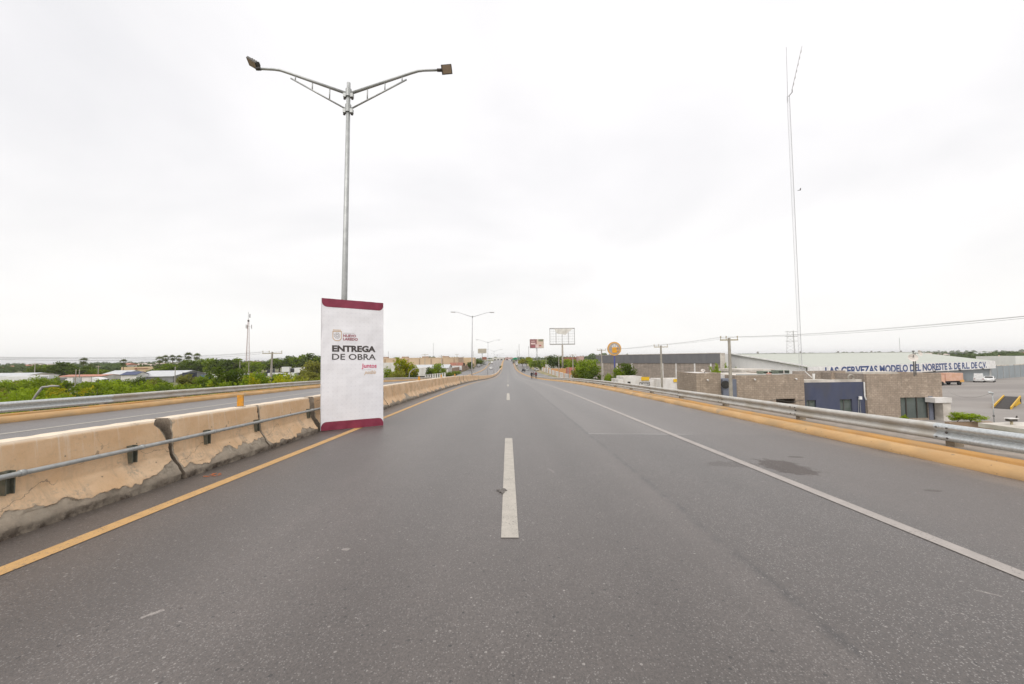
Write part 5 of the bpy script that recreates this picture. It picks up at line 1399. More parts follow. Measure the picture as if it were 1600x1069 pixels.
# round beer sign on a blue pole
rs = thing('round_sign', 'round orange and grey sign with a beer mug on a blue pole', 'sign', (24.97, 93, base_ground(25, 93)))
cz, rr = 3.45-rs.location.z, 1.62
part('pole', MB().tube([(0, 0, 0), (0, 0, cz-rr)], 0.16, 12), 'pole_blue', rs, True)
d0 = part('disc', MB().disc((0, 0, cz), rr, (0, 1, 0), 0.3, 40), 'sign_orange', rs)
part('inner_disc', MB().disc((0, -0.16, cz), rr*0.80, (0, 1, 0), 0.03, 40), 'sign_grey', d0)
part('mug', MB().prism([(-.55, -.24), (.55, -.24), (.55, -.18), (-.55, -.18)], cz-.95, cz+.45), 'sign_amber', d0)
part('mug_handle', MB().tube([(.5, -.21, cz+.25), (.95, -.21, cz+.2), (.95, -.21, cz-.55), (.5, -.21, cz-.6)], .09, 8), 'sign_amber', d0)
fm = MB()
for xx, zz_, r in ((-.38, .55, .26), (0, .68, .32), (.38, .55, .26)): fm.disc((xx, -.21, cz+zz_), r, (0, 1, 0), .08, 16)
part('foam', fm, 'sign_white', d0)
# green overhead road sign far ahead
gs = thing('road_sign', 'green overhead road sign far ahead over the right lane', 'sign', (9.17, 450, zr(450)-0.2))
zt = 2.18-gs.location.z
part('post', MB().tube([(2.6, 0, 0), (2.6, 0, zt)], 0.18, 8), 'steel_far', gs); part('panel', MB().box(-2.4, 2.4, -.1, .1, zt-2.0, zt), 'sign_green', gs); part('small_panel', MB().box(-4.6, -2.5, -.1, .1, zt-2.2, zt-1.2), 'sign_green', gs)

# ------------------------------------------------------------------ poles, wires, masts
def util_pole(label, x, y, ztop, arm, gz_=None, leanx=0.0, cat='utility pole', uneven=0.0):
    zb = base_ground(x, y) if gz_ is None else gz_
    t = thing('utility_pole', label, cat, (x, y, zb), 'concrete utility poles')
    H = ztop-zb
    part('shaft', MB().tube([(-leanx, 0, 0), (0, 0, H)], [0.21, 0.13], 8), 'concrete_pole', t)
    c = part('crossarm', MB().box(-arm/2, arm/2, -.06, .06, H-.28, H-.16), 'crossarm', t)
    for xx in (-arm/2+.05, -arm*0.16, arm/2-.05):
        part('insulator', MB().tube([(xx, 0, H-.16), (xx, 0, H+.02), (xx, 0, H+.04), (xx, 0, H+.18)], [.03, .03, .07, .05], 8), 'crossarm', c)
    return t
RP = [(22.41, 40, 3.30, 1.8, 'concrete utility pole, nearest one on the right, before the block building'), (23.19, 60, 3.15, 2.1, 'concrete utility pole behind the white shops'),
      (22.44, 95, 3.37, 2.1, 'concrete utility pole left of the round sign'), (21.60, 132, 2.52, 2.1, 'concrete utility pole before the red building'), (23.07, 180, 2.54, 2.0, 'slim concrete pole left of the empty billboard post')]
for x, y, z, a, lb_ in RP: util_pole(lb_, x, y, z, a)
util_pole('concrete utility pole just outside the right edge', 22.41+0.8, 2.0, 3.7, 2.0)
LPz = 2.91
util_pole('concrete utility pole with wide crossarm rising from the left thicket', -35.22, 60, LPz, 2.9, None, 0.35)
util_pole('concrete utility pole just outside the left edge', -35.22, 8, LPz, 2.9)
def wire(name, label, a, b_, sag, r=0.018, n=24, group='overhead power lines'):
    a, b_ = Vector(a), Vector(b_); pts = []
    for k in range(n+1):
        t_ = k/n; p = a.lerp(b_, t_); p.z -= sag*4*t_*(1-t_); pts.append(p)
    base = tuple(a)
    solo(name, MB().tube(pts, r, 5), 'wire', label, 'power line', base, group, True)
x1_, z1_ = RP[0][0], RP[0][2]
for k, dx in enumerate((-0.85, -0.29, 0.85)):
    wire('power_line', 'overhead wire running from the nearest right pole out of the right edge, %s one' % ('lowest', 'middle', 'highest')[k], (x1_+dx, 40, z1_+0.1), (x1_+0.8+dx, 2, 3.8), (0.75, 0.62, 0.50)[k], 0.007)
    wire('power_line', 'overhead wire between the two nearest right poles', (RP[1][0]+dx, 60, RP[1][2]+0.1), (x1_+dx, 40, z1_+0.1), 0.1, 0.009)
    wire('power_line', 'overhead wire between the right pole by the round sign and the one behind the shops', (RP[2][0]+dx, 95, RP[2][2]+0.1), (RP[1][0]+dx, 60, RP[1][2]+0.1), 0.25, 0.010)
for k, dx in enumerate((-1.35, -0.4, 1.35)):
    wire('power_line', 'overhead wire running from the left pole out of the left edge, %s one' % ('upper', 'middle', 'lower')[k], (-35.22+dx, 60, LPz+0.05), (-35.22+dx, 8, LPz+0.05), (0.95, 1.05, 1.2)[k], 0.012)
def lattice(t, x0, z0, x1, z1, w0, w1, n, rl, rb, mt, y=0.0):
    """three-legged lattice: each leg a part, bracing joined as one part"""
    def pt(k, j):
        f_ = k/n; w = w0+(w1-w0)*f_; a = 2*math.pi*j/3+0.5
        return (x0+(x1-x0)*f_+w*math.cos(a)*0.58, y+w*math.sin(a)*0.58, z0+(z1-z0)*f_)
    for j in range(3): part('mast_leg', MB().tube([pt(k, j) for k in range(n+1)], rl, 5), mt, t)
    b_ = MB()
    for k in range(n):
        for j in range(3): b_.tube([pt(k, j), pt(k+1, (j+1) % 3)], rb, 3, 0, False)
    part('bracing', b_, mt, t)
# tall radio mast right
pb, pt_ = (50.41, 68.00, -2.41), (50.19, 68.00, 47.24)
rm = thing('radio_mast', 'very tall slender lattice radio mast behind the block building', 'mast', (pb[0], 68, base_ground(pb[0], 68)))
H1 = pt_[2]-rm.location.z; dx1 = pt_[0]-pb[0]
lattice(rm, 0, 0, dx1, H1, 0.46, 0.42, 90, 0.024, 0.010, 'mast_pale')
q = (50.15, 68.00, 56.11); part('whip_antenna', MB().tube([(dx1-.2, 0, H1-1.2), (q[0]-pb[0], 0, q[2]-rm.location.z)], [0.05, 0.03], 6), 'mast_pale', rm)
q0, q1 = (50.86, 68.00, 48.40), (52.97, 68.00, 56.34)
part('antenna_bracket', MB().tube([(dx1, 0, H1-.1), (q0[0]-pb[0], 0, q0[2]-rm.location.z-.5), (q0[0]-pb[0], 0, q0[2]-rm.location.z)], 0.07, 6), 'bolt', rm)
dp_ = MB().tube([(q0[0]-pb[0], 0, q0[2]-rm.location.z), (q1[0]-pb[0], 0, q1[2]-rm.location.z)], [0.05, 0.03], 6)
an = part('dipole_antenna', dp_, 'steel_far', rm)
for k in range(6):
    f_ = 0.12+0.15*k; p = Vector((q0[0]-pb[0], 0, q0[2]-rm.location.z)).lerp(Vector((q1[0]-pb[0], 0, q1[2]-rm.location.z)), f_)
    part('dipole', MB().tube([p+Vector((-.02, 0, -.28)), p+Vector((.12, 0, 0)), p+Vector((.08, 0, .3))], 0.035, 5), 'steel_far', an)
q = (51.58, 68.00, 30.31); part('small_unit', MB().tube([(q[0]-pb[0]-.55, 0, q[2]-rm.location.z-.1), (q[0]-pb[0], 0, q[2]-rm.location.z), (q[0]-pb[0]+.02, 0, q[2]-rm.location.z+.3)], [0.02, 0.09, 0.09], 6), 'bolt', rm)
# cell tower left
cb = (-159.02, 245.00, -5.45); ct = (-159.17, 245.00, 31.38)
tw = thing('cell_tower', 'lattice cell tower with antenna panels above the left tree belt', 'tower', (cb[0], 245, base_ground(cb[0], 245)))
Ht = ct[2]-tw.location.z
lattice(tw, 0, 0, 0.4, Ht-4, 2.6, 0.55, 34, 0.10, 0.055, 'steel_red')
part('mast_top', MB().tube([(0.4, 0, Ht-4), (0.4, 0, Ht+0.5)], 0.10, 6), 'steel_far', tw)
for k in range(3):
    a = k*2.09+0.4
    for zz_, rr_ in ((Ht-8.5, 1.7),):
        part('antenna_panel', MB().box(0.4+rr_*math.cos(a)-.16, 0.4+rr_*math.cos(a)+.16, rr_*math.sin(a)-.1, rr_*math.sin(a)+.1, zz_-1.2, zz_+1.2), 'steel_far', tw)
        part('antenna_arm', MB().tube([(0.4, 0, zz_), (0.4+rr_*math.cos(a), rr_*math.sin(a), zz_)], .06, 5), 'steel_far', tw)
part('antenna_panel', MB().box(1.1, 1.5, -.1, .1, Ht-3.0, Ht-0.8), 'lamp_dark', tw); part('antenna_arm', MB().tube([(0.4, 0, Ht-2), (1.2, 0, Ht-2)], .06, 5), 'steel_far', tw)
part('microwave_dish', MB().disc((0.7, -.4, Ht-5.0), 0.55, (0, 1, 0), .4, 16), 'lamp_dark', tw)
def thin_pole(name, label, cat, a, b_, r, mt='steel_far', group='thin far poles'):
    solo(name, MB().tube([a, b_], r, 6), mt, label, cat, a, group)
def far_mast(label, px, py, Y, w, r):
    pass
for (lbl, a) in (('thin faint lattice antenna above the long beige building', (-74.50, 400.00, 17.89)), ('faint antenna pole just right of the banner', (-113.34, 380.00, 9.66)), ('tall thin pole right of the far end of the road, left one', (9.53, 330.00, 13.10)),
                 ('tall thin pole right of the far end of the road, right one', (17.48, 330.00, 11.41)), ('thin pole beside the green road sign', (7.88, 330.00, 8.34)), ('thin far pole left of the beige billboard', (-29.03, 340.00, 7.91)),
                 ('short faint pole far beyond the right warehouse', (418.17, 420.00, 18.18))):
    thin_pole('antenna_pole', lbl, 'pole', (a[0], a[1], base_ground(a[0], a[1])), a, 0.16)
for (lbl, a, am) in (('far utility pole above the white gate building', (-39.36, 190.00, 4.15), 3.2), ('far utility pole above the pillared fence', (-28.15, 170.00, 3.24), 2.4), ('far utility pole beside the brown wall', (-30.51, 240.00, 4.61), 2.6), ('far utility pole left of the second street lamp', (-30.01, 270.00, 3.21), 2.4),
                     ('far utility pole at the left end of the lorry park', (-198.98, 170.00, 2.12), 2.6), ('yellowish pole behind the red roofed shed', (-167.48, 165.00, 0.74), 2.0), ('far pole left of the green trailer', (-100.03, 150.00, 1.58), 0.5), ('slim pole beside the silver tin roof', (-123.93, 150.00, -0.03), 0.4),
                     ('pale pole in the far left trees, left of a pair', (-149.75, 140.00, -0.38), 0.4), ('pale pole in the far left trees, right of a pair', (-148.55, 140.00, -0.40), 0.4), ('white slim pole in the left thicket', (-101.70, 95.00, -1.73), 0.3), ('slim pole between the pink billboard and the white building', (19.21, 200.00, 2.57), 2.0),
                     ('dark slim pole before the orange wall', (19.34, 128.00, -1.60), 0.3), ('slim pole at the lorry park right of the cell tower', (-96.71, 150.00, 1.29), 0.4)):
    t = thing('slim_pole', lbl, 'pole', (a[0], a[1], base_ground(a[0], a[1])), 'thin far poles'); H = a[2]-t.location.z
    part('shaft', MB().tube([(0, 0, 0), (0, 0, H)], [.16, .11], 7), 'concrete_pole', t); part('crossarm', MB().box(-am/2, am/2, -.06, .06, H-.5, H-.35), 'crossarm', t)
# transmission tower far right
q = (302.13, 420.00, 27.08); tt = thing('transmission_tower', 'faint far transmission tower behind the pale warehouse roof', 'tower', (q[0], 420, base_ground(q[0], 420)))
lattice(tt, 0, 0, 0, q[2]-tt.location.z, 9, 6, 9, 0.16, 0.09, 'steel_far')
for k in range(3):
    zk = q[2]-tt.location.z-1-5*k; part('arm', MB().tube([(-6.5, 0, zk), (6.5, 0, zk)], 0.2, 5), 'steel_far', tt)
# service-road lamp showing above the left guardrail
def bent_lamp(label, foot, knee, tip, r, bend):
    t = thing('service_lamp', label, 'street lamp', (foot[0], foot[1], base_ground(foot[0], foot[1])))
    f = lambda p: (p[0]-t.location.x, p[1]-t.location.y, p[2]-t.location.z)
    part('pole', MB().tube([(0, 0, 0), f(foot), f(bend), f(knee)], [r*1.3, r, r, r*0.9], 8), 'steel_far', t, True)
    k, e = Vector(f(knee)), Vector(f(tip)); part('arm', MB().tube([k, k.lerp(e, .5), e], [r*.9, r*.8, r*.7], 8), 'steel_far', t, True)
    part('head', MB().tube([e-Vector((.35, 0, -.02)), e-Vector((.1, 0, -.01)), e+Vector((.35, 0, 0))], [.04, .07, .05], 8), 'steel_far', t, True)
bent_lamp('grey bent lamp arm poking up behind the left guardrail', (-31.72, 27.00, -1.00), (-31.08, 27.00, -0.03), (-30.32, 27.00, 0.03), 0.07, (-31.40, 27.00, -0.49))
bent_lamp('small grey curved lamp before the tall yellow-green tree', (-19.72, 80.00, -1.95), (-19.27, 80.00, -0.68), (-18.63, 80.00, -0.37), 0.10, (-19.65, 80.00, -1.18))

# ================================================================== right side
# block-walled office complex
def wallbox(t, nm, x0, x1, y0, y1, z0, z1, mt): return part(nm, MB().box(x0, x1, y0, y1, z0, z1), mt, t)
ob = thing('block_office', 'long low grey block-walled building with a dark blue middle section', 'building', (26.88, 43, G0))
ox = ob.location.x
def lx(px, y): return px  # placeholder so that coordinates below read as metres
A0, A1 = 20.39-ox, 23.04-ox
B0, B1 = 24.58-ox, 32.11-ox
C0, C1 = 32.85-ox, 39.94-ox
D0, D1 = 39.59-ox, 47.98-ox
hA, hB, hC, hD = -0.36-G0, -0.65-G0, -1.61-G0, -0.73-G0
def front_wall(t, nm, x0, x1, y, H, ops, mt, thick=0.25):
    cx_ = sorted({x0, x1, *[o[0] for o in ops], *[o[1] for o in ops]}); cz_ = sorted({0.0, H, *[o[2] for o in ops], *[o[3] for o in ops]})
    s_ = MB()
    for a, b_ in zip(cx_, cx_[1:]):
        for c, d in zip(cz_, cz_[1:]):
            if any(o[0] < (a+b_)/2 < o[1] and o[2] < (c+d)/2 < o[3] for o in ops): continue
            s_.box(a, b_, y, y+thick, c, d)
    return part(nm, s_, mt, t)
wA = front_wall(ob, 'wall', A0, A1, 0, hA, [(A0+0.7, A1-1.2, 1.9, 2.35)], 'block_wall')
wB = front_wall(ob, 'wall', B0, B1, 0, hB, [(28.99-ox, 31.09-ox, -3.78-G0, -3.23-G0)], 'block_wall')
wallbox(ob, 'wall', A0, A0+0.25, 0.25, 5, 0, hA, 'block_wall'); wallbox(ob, 'wall', A1-0.25, A1, 0.25, 5, 0, hA, 'block_wall')
wallbox(ob, 'wall', B0, B0+0.25, 0.25, 10, 0, hB, 'block_wall'); wallbox(ob, 'wall', B1-0.25, B1, 0.25, 10, 0, hB, 'block_wall')
wallbox(ob, 'roof', A0+0.25, A1-0.25, 0.25, 5, hA-0.25, hA-0.05, 'white_wall'); wallbox(ob, 'roof', B0+0.25, B1-0.25, 0.25, 10, hB-0.35, hB-0.12, 'roof_slab')
wallbox(ob, 'inner_wall', A1, B0, 2.0, 2.2, 0, hA-0.3, 'white_wall')
# service recess with the big round fan
nu = wallbox(ob, 'service_unit', A1+0.05, B0-0.05, -0.35, 1.9, 0.0, -1.04-G0, 'grey_blue_wall')
fx_, fz_ = 23.31-ox, -1.60-G0
part('fan', MB().disc((fx_, -.40, fz_), .42, (0, 1, 0), .12, 20), 'window_dark', nu)
# blue section
wn1 = (33.03-ox, 34.11-ox, 1.2, -3.55-G0)
wn2 = (36.77-ox, 38.14-ox, 1.0, -3.50-G0)
wC = front_wall(ob, 'blue_wall', C0+0.002, C1, 1.0, hC, [wn1, wn2], 'blue_wall')
for o in (wn1, wn2):
    w_ = wallbox(ob, 'window', o[0], o[1], 1.17, 1.20, o[2], o[3], 'glass'); fr_ = MB(); mxx = o[0]+(o[1]-o[0])*0.38
    fr_.box(mxx-.04, mxx+.04, 1.11, 1.165, o[2], o[3]); fr_.box(o[0], o[1], 1.11, 1.164, o[3]-.07, o[3]); part('window_frame', fr_, 'bolt', w_)
wallbox(ob, 'roof', C0+0.003, C1-0.002, 1.25, 10, hC-0.15, hC+0.02, 'roof_slab')
wallbox(ob, 'roof_edge', C0+0.003, C1-0.3, 1.30, 1.5, hC+0.021, hC+0.28, 'roof_slab')
dpx = 39.50-ox
part('downpipe', MB().tube([(dpx, .9, hC), (dpx, .9, hC-1.6), (dpx+.12, .85, hC-2.0)], .07, 8), 'sign_white', ob)
wl_ = 38.86-ox
part('wall_lamp', MB().tube([(wl_, .75, -3.31-G0-.2), (wl_, .75, -3.31-G0+.14)], [.17, .15], 10), 'sign_white', ob)
for s in (-.12, .14): part('cable_duct', MB().tube([(wl_+s, .93, 0.5), (wl_+s*.5, .93, -3.45-G0)], .03, 6), 'galv_pipe', ob)
# right section with the big window
wn3 = (43.25-ox, 46.33-ox, 0.25, -3.36-G0)
front_wall(ob, 'wall', D0, D1, 0.700, hD, [wn3, (46.83-ox, 47.69-ox, 0.0, -3.95-G0)], 'block_wall')
w_ = wallbox(ob, 'window', wn3[0], wn3[1], 0.850, 0.880, wn3[2], wn3[3], 'glass'); fr_ = MB()
for f_ in (0.0, 0.22, 0.60, 0.97):
    xx = wn3[0]+(wn3[1]-wn3[0])*f_; fr_.box(xx, xx+.09, 0.770, 0.845, wn3[2], wn3[3])
part('window_frame', fr_, 'lamp_dark', w_)
wallbox(ob, 'pillar', wn3[1]+0.02, wn3[1]+0.42, 0.580, 0.698, 0, wn3[3]+0.1, 'grey_blue_wall')
dr = (46.83-ox, 47.69-ox, 0.0, -3.95-G0)
d_ = wallbox(ob, 'door', dr[0], dr[1], 0.840, 0.900, 0, dr[3], 'window_dark'); gr_ = MB()
for k in range(5): xx = dr[0]+.1+(dr[1]-dr[0]-.2)*k/4; gr_.box(xx-.02, xx+.02, 0.800, 0.838, 0, dr[3])
part('door_grille', gr_, 'grey_blue_wall', d_)
wallbox(ob, 'canopy', 46.01-ox, 47.85-ox, -0.35, .698, -3.87-G0, -3.35-G0, 'white_wall')
wallbox(ob, 'canopy_wall', 47.00-ox, 47.85-ox, -0.2, .69, 0, -3.88-G0, 'roof_slab')
part('roof_brace', MB().tube([(33.78-ox, 2.0, -0.44-G0), (34.52-ox, 2.0, -1.10-G0)], .05, 8), 'sign_white', ob)
part('roof_vent', MB().tube([(34.74-ox, 2.0, hC), (34.74-ox, 2.0, -0.67-G0)], [.07, .14], 8), 'sign_white', ob)
part('roof_tyre', MB().tube([(38.78-ox+.32*math.cos(a), 1.75, hC+.45+.32*math.sin(a)) for a in [2*math.pi*k/14 for k in range(15)]], .09, 6), 'concrete_pole', ob, True)
part('roof_pipe', MB().tube([(B0+.6, .8, hB+.05), (B1-1.0, .8, hB+.05)], .05, 6), 'galv_pipe', ob)
for xx_ in (A0+1.1, B0+2.0, B0+6.5): part('security_lamp', MB().tube([(xx_, -.02, hB-.45), (xx_, -.22, hB-.40), (xx_, -.38, hB-.5)], [.03, .05, .09], 6), 'sign_white', ob)
for zz_ in (0.42, 0.55): part('wall_cable', MB().tube([(A0+.2+(B1-A0-.4)*k/20, -.03-.4*(A1 < A0+.2+(B1-A0-.4)*k/20 < B0), hB*zz_-.25*math.sin(k*math.pi/5)**2-.02*k) for k in range(21)], .018, 5), 'bolt', ob)
wallbox(ob, 'wall', D0, D0+.25, 0.950, 8, 0, hD, 'block_wall_grey'); wallbox(ob, 'wall', D1-.25, D1, 0.950, 8, 0, hD, 'block_wall')
wallbox(ob, 'roof', D0+.25, D1-.25, 0.950, 8, hD-.45, hD-.2, 'roof_slab')
wallbox(ob, 'roof_slab', D0+.3, D0+4.2, 1.400, 3.700, hD-.199, hD+.18, 'roof_slab')
wallbox(ob, 'rear_parapet', 36.07-ox, 42.68-ox, 7.0, 7.25, 0, -0.56-G0, 'block_wall_grey')
wallbox(ob, 'rear_parapet', 39.33-ox, 41.05-ox, 5.0, 5.25, hC+.021, -0.62-G0, 'block_wall')
wallbox(ob, 'rear_roof', 32.42-ox, 37.07-ox, 12.0, 18.0, -0.81-G0, -0.46-G0, 'roof_slab')
wallbox(ob, 'rear_wall', 32.60-ox, 36.89-ox, 12.3, 17.7, 0, -0.82-G0, 'white_wall')
for (a, b_, zt_, lb) in ((29.84, 31.07, -0.39, 'grey-green air cooler on the block building roof, left one'), (31.60, 32.98, -0.30, 'grey-green air cooler on the block building roof, right one')):
    zb_ = G0+hB-0.12
    t = thing('air_cooler', lb, 'air cooler', ((a+b_)/2, 47, zb_), 'air coolers on the roof'); w2 = (b_-a)/2; H = zt_-zb_
    part('housing', MB().box(-w2, w2, -.6, .6, 0.08, H), 'ac_green', t); lv = MB()
    for k in range(6): lv.box(-w2+.1, w2-.1, -.64, -.602, .2+(H-.35)*k/6, .2+(H-.35)*k/6+.07)
    part('louvres', lv, 'trailer_grey', t); part('frame', MB().box(-.05, .05, -.66, -.641, .08, H), 'dish', t)
    for sx in (-1, 1): part('foot', MB().box(sx*w2*.8-.06, sx*w2*.8+.06, -.5, .5, 0, .078), 'steel_far', t)
rt_ = MB()
solo('gas_tank', MB().tube([(29.63, 45.00, -0.90), (29.64, 45.00, -0.72), (29.64, 45.00, -0.57), (29.65, 45.00, -0.50)], [.28, .3, .26, .1], 12), 'roof_red', 'small orange-red tank between the two roof air coolers', 'tank', (29.63, 45.00, -0.90), None, True)
def dish(label, c, r, aim, foot):
    t = thing('satellite_dish', label, 'satellite dish', foot, 'satellite dishes on the roofs')
    c = Vector(c)-Vector(foot); ax = Vector(aim).normalized(); u_ = ax.orthogonal().normalized(); v_ = ax.cross(u_)
    s_ = MB(); n = 20; rings = 4
    for k in range(rings+1):
        rr_ = r*k/rings; d = 0.35*r*(rr_/r)**2
        for j in range(n): a = 2*math.pi*j/n; s_.v.append(tuple(c+ax*d+(u_*math.cos(a)+v_*math.sin(a))*rr_))
    for k in range(rings):
        for j in range(n): a = k*n; j2 = (j+1) % n; s_.f.append((a+j, a+j2, a+n+j2, a+n+j)); s_.mi.append(0)
    part('reflector', s_, 'dish', t, True); part('feed_arm', MB().tube([c-v_*r*.8+ax*.2*r, c+ax*r*1.0], .02, 5), 'bolt', t)
    part('mast', MB().tube([(0, 0, 0), (0, 0, c.z), tuple(c)], .05, 8), 'bolt', t)
zD = G0+hD-0.2
fo = (43.71, 42.50, -0.69); dish('beige satellite dish on the roof mast above the big sign lettering', (43.12, 42.00, 1.00), .42, (-.45, -1, .35), (fo[0], 42.5, zD))
fo = (44.95, 43.50, -0.75); dish('grey satellite dish, upper one on the roof right of the mast', (44.88, 43.00, 1.50), .33, (.25, -1, .3), (fo[0], 43.5, zD))
fo = (22.30, 45.00, -0.51); dish('small white satellite dish on the left end of the block building', (21.85, 44.50, -0.17), .22, (-.2, -.7, .7), (fo[0], 45, G0+hA-0.05))
ctv = thing('roof_antenna', 'thin dark antenna mast beside the roof dishes', 'antenna', (43.22, 42, zD)); part('mast', MB().tube([(0, 0, 0), (0, 0, 1.78-zD)], .045, 6), 'bolt', ctv); part('camera_box', MB().box(-.08, .12, -.06, .06, 1.68-zD, 1.78-zD), 'bolt', ctv)

# warehouse with dark band
wh = thing('warehouse', 'block warehouse with a dark grey metal band and white pilasters', 'building', (35, 98, G0))
P0, P1 = Vector((25.2, 113.0)), Vector((45.2, 84.2)); dv = (P1-P0); L_ = dv.length; dv.normalize(); nv = Vector((-dv.y, dv.x))   # nv points away from the road
zt, zb1 = 2.02, -0.13

def wseg(t, nm, s0, s1, o0, o1, z0, z1, mt):
    p = [P0+dv*s0+nv*o0, P0+dv*s1+nv*o0, P0+dv*s1+nv*o1, P0+dv*s0+nv*o1]
    s_ = MB(); s_.prism([(q.x-35, q.y-98) for q in p], z0-G0, z1-G0, mt if isinstance(mt, int) else 0); return part(nm, s_, mt, t)
wseg(wh, 'wall', 0, L_, 0, 0.3, G0, zb1, 'block_wall_grey')
wseg(wh, 'band', -0.1, L_, -0.12, 0.3, zb1+.002, zt, 'clad_dark')
wseg(wh, 'side_wall', 0, 0.3, 0.302, 14, G0, zt-.1, 'block_wall_grey'); wseg(wh, 'side_wall', L_-.3, L_, 0.302, 4.5, G0, zt-.1, 'clad_white')
wseg(wh, 'roof', 0.302, L_-.302, 0.302, 4.4, zt-.5, zt-.3, 'roof_tin'); wseg(wh, 'corner_column', L_+.002, L_+0.75, -.16, .5, G0, zt+.06, 'roof_slab')
wseg(wh, 'coping', -0.15, L_, -.18, .36, zt+.002, zt+.12, 'roof_slab')
for f_ in (0.06, 0.205, 0.345, 0.60, 0.70, 0.83, 0.935): wseg(wh, 'pilaster', L_*f_, L_*f_+.32, -.07, -.002, G0, zb1-.004, 'white_wall')

# big brewery depot with lettered fascia
E0, E1 = Vector((56.5, 75.0)), Vector((131.5, 107.2)); ev = E1-E0; EL = ev.length; ev.normalize(); en = Vector((-ev.y, ev.x))
ZE, ZR, HW = -0.78, 1.85, 15.45
bd = thing('depot_building', 'huge pale roofed depot with blue company lettering on its white fascia', 'building', (E0.x, E0.y, G0), None, math.atan2(ev.y, ev.x))
# local axes: x along the eave, y back towards the ridge
part('roof_slope', MB().poly([(-0.4, -0.6, ZE-.1-G0), (EL+.4, -0.6, ZE-.1-G0), (EL+.4, HW, ZR-G0), (-.4, HW, ZR-G0)]) or None, 'roof_pale', bd) if False else None
def slab(nm, pts, th, mt):
    s_ = MB(); n = len(pts); s_.v = [tuple(p) for p in pts] + [(p[0], p[1], p[2]-th) for p in pts]
    s_.f = [tuple(range(n)), tuple(range(2*n-1, n-1, -1))] + [(k, n+k, n+(k+1) % n, (k+1) % n) for k in range(n)]; s_.mi = [0]*len(s_.f)
    return part(nm, s_, mt, bd)
slab('roof_slope', [(-0.5, -0.45, ZE-G0), (EL+.5, -0.45, ZE-G0), (EL+.5, HW, ZR-G0), (-.5, HW, ZR-G0)], 0.12, 'roof_pale')
slab('roof_slope', [(-0.5, HW+.002, ZR-G0), (EL+.5, HW+.002, ZR-G0), (EL+.5, 2*HW+.5, ZE-G0), (-.5, 2*HW+.5, ZE-G0)], 0.12, 'roof_pale')
gw = MB(); gw.extr([(0.02, 0), (2*HW-.02, 0), (2*HW-.02, ZE-G0-.2), (HW, ZR-G0-.2), (0.02, ZE-G0-.2)], 0, 0.0, 0.3); part('gable_wall', gw, 'clad_white', bd)
gw = MB(); gw.extr([(0.02, 0), (2*HW-.02, 0), (2*HW-.02, ZE-G0-.2), (HW, ZR-G0-.2), (0.02, ZE-G0-.2)], 0, EL-.3, EL); part('gable_wall', gw, 'clad_white', bd)
gt = MB(); gt.extr([(-.5, ZE-G0-.02), (HW, ZR-G0+.05), (HW, ZR-G0+.28), (-.5, ZE-G0+.22)], 0, -.62, -.502); part('gable_trim', gt, 'sign_white', bd)
FH = 2.05
part('fascia', MB().box(-0.4, EL+.4, -.75, -.47, ZE-FH-G0, ZE-G0-.02), 'sign_white', bd)
part('front_wall', MB().box(0.302, EL-.302, 0.3, .55, 0, ZE-G0-.2), 'fence_steel', bd)
part('ridge_cap', MB().box(-.5, EL+.5, HW-.3, HW+.3, ZR-G0+.004, ZR-G0+.07), 'roof_pale', bd)
for k in range(5): part('roof_vent', MB().tube([(EL*(.12+.2*k), HW+.6, ZR-G0), (EL*(.12+.2*k), HW+.6, ZR-G0+.5)], .22, 8), 'steel_far', bd)
tx = text_mb('LAS CERVEZAS MODELO DEL NORESTE S. DE R.L. DE C.V.', 4.6, EL-5.2, ZE-FH+.22-G0, ZE-.18-G0, 0.036, 0.0, -.765)
for isl in islands(tx): part('sign_letter', isl, 'sign_blue', bd)
for k in range(6):
    xx = EL*(0.50+.08*k); part('wall_light', MB().box(xx-.2, xx+.2, -1.1, -.76, ZE-FH-.05-G0, ZE-FH+.18-G0), 'lamp_dark' if k % 2 else 'sign_white', bd)

# steel fence, yard vehicles
fc = thing('yard_fence', 'blue-grey steel sheet fence at the far right end of the yard', 'fence', (E1.x, E1.y, G0), None, math.atan2(ev.y, ev.x))
for k in range(14):
    part('fence_panel', MB().box(1.0+4.0*k, 4.96+4.0*k, .3, .42, 0, 3.55), 'fence_steel', fc); part('fence_post', MB().box(.88+4.0*k, .995+4.0*k, .25, .47, 0, 3.7), 'steel_far', fc)
    if k % 3: part('coping', MB().box(1.0+4.0*k, 4.96+4.0*k, .25, .47, 3.552, 3.85), 'roof_slab', fc)
bt = thing('box_truck', 'faded pink and orange box truck parked by the depot', 'truck', (101.15, 90.5, G0+.06), None, R(8))
part('box', MB().box(-2.6, 2.1, -1.2, 1.2, 1.0, 2.75), 'box_pink', bt); part('bumper', MB().box(1.2, 2.3, -1.22, -1.0, .7, 1.2), 'sign_orange', bt)
part('chassis', MB().box(-2.5, 2.2, -.5, .5, .6, .998), 'trailer_dark', bt); part('cab', taper(_exty([(-4.3, .6), (-2.65, .6), (-2.65, 2.4), (-3.6, 2.4), (-4.2, 1.6)], 1.05), 2.0, .9), 'box_pink', bt)
for xx in (-3.6, 1.2):
    for s in (-1, 1): part('wheel', MB().disc((xx, s*1.0, .45), .45, (0, 1, 0), .3, 14), 'tyre', bt)
car('white van parked at the grey fence', (117.55, 98.5, G0+.06), R(40), 'car_white', 'van', 'vehicles in the yard')
car('white saloon car parked right of the white van', (119.62, 98, G0+.06), R(215), 'car_white', 'sedan', 'vehicles in the yard')
